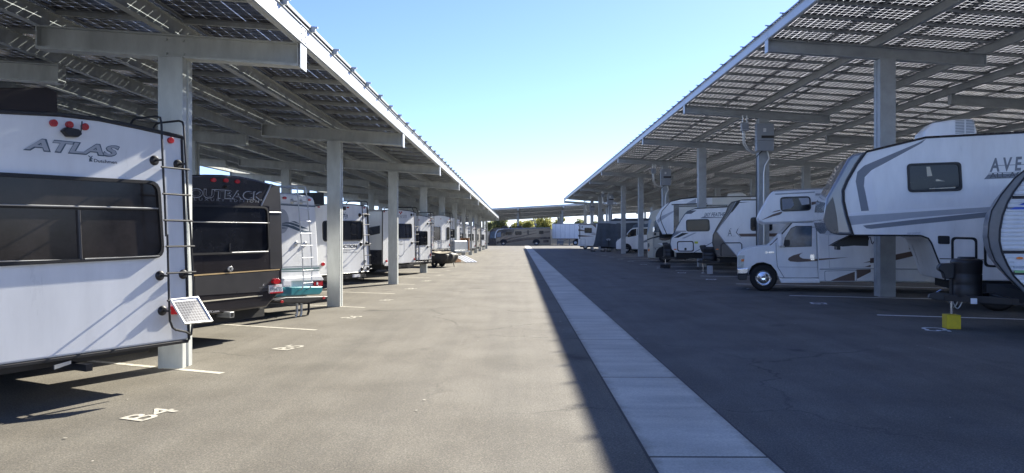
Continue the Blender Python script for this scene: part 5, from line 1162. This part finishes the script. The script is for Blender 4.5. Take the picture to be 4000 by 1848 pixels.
V.plate('dark_window_band', V.m(U_, [(312,800),(318,720),(345,660),(380,640),(700,632),(690,680),(640,760),(500,760),(440,800)]), 2, M['blackgloss']); V.plate('side_window', V.m(U_, [(325,790),(335,710),(415,680),(415,790)]), 3, M['mgrey'])
V.plate('side_window', V.m(U_, [(515,690),(640,680),(640,740),(515,745)]), 3, M['glass']); V.window(V.m(U_, [(712,672),(852,672),(852,748),(712,748)]), r=.15, fw=.06); V.window(V.m(U_, [(972,650),(1005,650),(1005,735),(972,735)]), r=.08, fw=.05); V.window(V.m(U_, [(1218,658),(1318,658),(1318,732),(1218,732)]), r=.15, fw=.06)
for pts, mm in ((((318,870),(420,810),(560,765),(720,752),(860,748),(860,760),(600,790),(440,840),(330,890)),'bronze'),(((320,900),(450,850),(640,800),(860,765),(1170,700),(1170,712),(860,790),(640,830),(470,880),(330,940)),'dbrown'),(((540,915),(560,880),(760,830),(960,800),(1460,790),(1460,832),(960,858),(700,895),(560,918)),'dbrown'),(((860,690),(1160,655),(1160,662),(900,700)),'dbrown'),(((1330,680),(1450,672),(1450,695),(1330,697)),'dbrown'),(((1310,855),(1425,850),(1425,905),(1310,910)),'dbrown')): V.plate('swoosh', V.m(U_, pts), 4, M[mm])
for wx, wz in ((470,935),(1162,912)):
    cx = V.at(U_(wx,wz))[0]; V.plate('wheel_arch', [(cx+.72*math.cos(a), .5+.72*math.sin(a)) for a in [PI*k/12 for k in range(13)]], 6, M['under']); V.wheel(cx, -.03, .5, .5, m=M['chrome'])
for pts in (((435,590),(450,565),(560,562),(568,592),(560,605),(440,605)),((742,592),(755,560),(862,556),(872,590),(865,600),(745,600)),((602,590),(610,560),(635,558),(645,590),(640,602),(604,602))): V.prism('roof_unit', V.m(U_, pts, .8), .8, 1.7, M['black'], bevel=.08)
V.box('chassis', .6, 11.4, .2, 2.3, .2, .5, M['under']); V.stroke('awning', V.m(U_, [(480,622),(1460,598)]), .09, M['mgrey'], y=-.05)
for xx, zz in ((.9,.95),(1.15,1.1),(.55,.9)): V.disc('headlight', (xx*.5,zz-.3), .09, .08, M['chrome'], th=.04)

V = Veh('box_trailer', 'white box trailer with landing gear parked beyond the tail of the brown motorhome', 'box trailer', (6.0,136.5), 0)
bx = V.m(U_, [(1503,508),(1503,828),(2420,828),(2420,500)]); V.prism('body', [bx[0],bx[1],(bx[1][0]+14,bx[1][1]),(bx[1][0]+14,bx[0][1])], 0, 2.5, M['white'], bevel=.05)
x0_ = bx[0][0]; z0_, z1_ = bx[1][1], bx[0][1]
for k in range(15): V.box('panel_seam', x0_+.6+.9*k, x0_+.64+.9*k, -.012, .01, z0_+.1, z1_-.05, M['lgrey'])
V.box('roof_rail', x0_, x0_+14, -.03, .02, z1_-.1, z1_+.02, M['mgrey']); V.box('bottom_rail', x0_, x0_+14, -.03, .02, z0_-.08, z0_+.03, M['chargrey'])
for k in range(16): V.box('reflector', x0_+.9+.8*k, x0_+1.2+.8*k, -.036, -.02, z0_-.06, z0_+.0, M['red'])
for xx in (x0_+.9,x0_+3.2): V.box('landing_gear', xx, xx+.18, .3, .5, .02, z0_, M['mgrey']); V.box('landing_foot', xx-.15, xx+.33, .2, .6, 0, .06, M['mgrey'])
V.tube('gear_brace', [(x0_+1,.4,.3),(x0_+3.2,.4,z0_)], .05, M['mgrey']); V.tube('gear_brace', [(x0_+3.2,.4,.3),(x0_+4.6,.4,z0_)], .05, M['mgrey']); V.box('cargo_box', x0_+.9,x0_+2.2,.25,.5,.5,.8,M['mgrey'])
V.box('chassis', x0_+4.5, x0_+13.5, .4, 2.1, .6, z0_, M['under']); V.wheel(V.at(U_(1990,910))[0], -.02, .5, .5, m=M['alu']); V.wheel(V.at(U_(1990,910))[0]+1.3, -.02, .5, .5, m=M['alu'])

# ------------------------------------------------------------------ background
def tree(label, loc, h, r, leaf, seed, n=1500):
    rnd = random.Random(seed); t = empty('tree', (*loc,0)); tag(t, label, 'tree', 'trees beyond the far canopy')
    mb = MB().tube([(0,0,0),(.1,.05,h*.3),(0,0,h*.6)], [.28,.2,.1], 8)
    cl = []
    for k in range(7):
        a = rnd.random()*2*PI; p = (math.cos(a)*r*.6*rnd.random(), math.sin(a)*r*.6*rnd.random(), h*(.55+.4*rnd.random()))
        mb.tube([(0,0,h*.35),(p[0]*.5,p[1]*.5,p[2]*.8),p], [.12,.07,.03], 6); cl.append((p, r*(.3+.3*rnd.random())))
    mb.build('trunk', M['bark'], t, smooth=True)
    c = MB()
    for k in range(n):
        p, rr = rnd.choice(cl); v = Vector((rnd.gauss(0,1),rnd.gauss(0,1),rnd.gauss(0,.8))).normalized()*rr*rnd.random()**.4
        q = Vector(p)+v; s = .16+.16*rnd.random(); nrm = Vector((rnd.gauss(0,1),rnd.gauss(0,1),rnd.gauss(0,1)+.5)).normalized(); a = nrm.orthogonal().normalized()*s; b = nrm.cross(a)*.7
        i = len(c.v); c.v += [tuple(q-a),tuple(q+b),tuple(q+a),tuple(q-b)]; c.f.append((i,i+1,i+2,i+3))
    c.build('crown', leaf, t)
def bgx(px, d): return (px-2027)/2775*d
for i, (px, d, h, r, lf, lb) in enumerate((
    (1955,172,6.9,3.2,'leafg','dull green tree behind the nose of the brown motorhome'),(1925,178,6.2,2.5,'leafg','low dull green tree at the end of the left canopy'),
    (2015,205,6.4,2.4,'leafy','small yellow green tree behind the pale building gables'),(2035,206,6.9,2.4,'leafy','yellow green tree just left of the distant canopy post'),
    (2062,198,6.5,2.3,'leafy','low yellow tree just right of the distant canopy post'),(2108,186,7.5,3.0,'leafy','yellow green tree above the middle of the brown motorhome'),
    (2132,184,7.2,2.6,'leafy','bright yellow tree above the tail of the brown motorhome'),(2178,196,7.9,2.6,'leafy','tall pale green tree above the front of the box trailer'),
    (2272,200,7.2,2.6,'leafg','dull green tree above the box trailer, between two right canopy columns'),(2330,190,7.0,2.6,'leafg','dull green tree above the small boxy camper'))):
    tree(lb, (bgx(px,d), d), h*.86, r, M[lf], 10+i)
def house(label, x0, x1, d, zt, rise, depth=9):
    r = empty('building', (0,d,0)); tag(r, label, 'building', 'low buildings beyond the lot')
    MB().box(x0,x1,0,depth,0,zt).build('wall', M['stucco'], r)
    MB().prism([(x0-.4,zt),(x1+.4,zt),(x1+.4,zt+.15),((x0*.3+x1*.7),zt+rise),(x0-.4,zt+rise*.15)], -.4, depth+.4).build('roof', M['roofing'], r)
    k = 0; xx = x0+1.2
    while xx+1.3 < x1:
        f = MB().box(xx,xx+1.2,-.05,.02,1.1,2.3).build('window', M['fascia'], r); MB().box(xx+.08,xx+1.12,-.06,.0,1.18,2.22).build('pane', M['glass'], f); xx += 3.1
house('low pale building with slanting roof behind the brown motorhome nose', bgx(1900,215), bgx(2008,215), 215, 4.2, .8)
house('pale building with a tall slanting gable behind the distant canopy post', bgx(2000,225), bgx(2112,225), 225, 5.2, 1.9)
house('long low pale building behind the box trailer', bgx(2140,235), bgx(2420,235), 235, 4.6, 1.0)
house('long low building far behind the left row of trailers', -95, bgx(1880,200), 200, 4.0, 1.0)
house('long low building far behind the right row of trailers', 40, 120, 210, 4.2, 1.2)
w = MB().box(-120,120,165,165.2,0,1.9); tag(w.build('boundary_wall', M['stucco']), 'long pale block wall behind the parked brown motorhome', 'wall')
# second rows half seen under the canopies
def back_rv(label, loc, rz, W=8.0, z0=.6, z1=3.1, mt='white', cat='travel trailer', name='travel_trailer', strip='mgrey'):
    V = Veh(name, label, cat, loc, rz, 'vehicles parked deeper under the canopies')
    V.prism('body', [(0,z0),(-.1,z0+.9),(.05,z1-.3),(.35,z1),(W,z1),(W,z0)], 0, 2.4, M[mt], bevel=.05)
    V.window([(W*.25,z1-.5),(W*.25+1.1,z1-.5),(W*.25+1.1,z1-1.1),(W*.25,z1-1.1)]); V.window([(W*.65,z1-.5),(W*.65+1.3,z1-.5),(W*.65+1.3,z1-1.1),(W*.65,z1-1.1)])
    V.plate('stripe', [(.02,z0+.8),(W-.1,z0+1.1),(W-.1,z0+1.3),(.02,z0+.9)], 2, M[strip]); V.box('chassis', .3, W-.3, .2, 2.2, .3, z0, M['under']); V.wheel(W*.6,.05,.37,.37); V.wheel(W*.6+.9,.05,.37,.37)
    V.prism('roof_unit', [(W*.4,z1-.02),(W*.4+.1,z1+.28),(W*.4+.8,z1+.3),(W*.4+1,z1-.02)], .8, 1.6, M['white'], bevel=.06)
back_rv('white trailer deep under the right canopy, behind the tall fifth wheel', (19.5,47), -17)
back_rv('cream trailer deep under the right canopy, seen past the van roof', (17.5,68), -17, mt='cream', z1=3.2)
back_rv('white trailer deep under the right canopy, behind the grey covered trailer', (16.5,88), -17, z1=3.3)
back_rv('white trailer seen over the roof of the cab-over motorhome', (19.5,31.5), -17, z1=3.0)

# ------------------------------------------------------------------ light
w = bpy.data.worlds.new('World'); sc.world = w; w.use_nodes = True
nt = w.node_tree; bg = nt.nodes['Background']; sky = nt.nodes.new('ShaderNodeTexSky'); sky.sky_type = 'NISHITA'
SAZ, SEL = 31.0, 31.5
sky.sun_disc = False; sky.sun_elevation = R(SEL); sky.sun_rotation = R(SAZ); sky.air_density = .85; sky.dust_density = .1; sky.ozone_density = 3.2; sky.altitude = 50
tint = nt.nodes.new('ShaderNodeMix'); tint.data_type = 'RGBA'; tint.blend_type = 'MULTIPLY'; tint.inputs[0].default_value = 1; tint.inputs[7].default_value = (.84,.86,1.14,1)
nt.links.new(sky.outputs[0], tint.inputs[6]); nt.links.new(tint.outputs[2], bg.inputs['Color']); bg.inputs['Strength'].default_value = .062
sl = bpy.data.lights.new('sun','SUN'); sl.energy = 4.0; sl.angle = R(.53); sl.color = (1.0,.945,.83)
so = bpy.data.objects.new('sun', sl); COL.objects.link(so)
dv = Vector((math.sin(R(SAZ))*math.cos(R(SEL)), math.cos(R(SAZ))*math.cos(R(SEL)), math.sin(R(SEL))))
so.rotation_euler = dv.to_track_quat('Z','Y').to_euler(); so.location = dv*60
# ------------------------------------------------------------------ camera
cd = bpy.data.cameras.new('camera'); co = bpy.data.objects.new('camera', cd); COL.objects.link(co)
cd.sensor_width = 36; cd.lens = 36*F/4000; cd.clip_end = 3000; cd.clip_start = .05
co.location = (0,0,EYE); co.rotation_euler = (R(90),0,YAW); sc.camera = co
sc.view_settings.view_transform = 'Standard'; sc.view_settings.look = 'None'; sc.view_settings.gamma = 1; sc.view_settings.exposure = 1.88
sc.render.resolution_x = 1024; sc.render.resolution_y = 473
sc.cycles.transparent_max_bounces = 24; sc.cycles.max_bounces = 12; sc.cycles.diffuse_bounces = 8
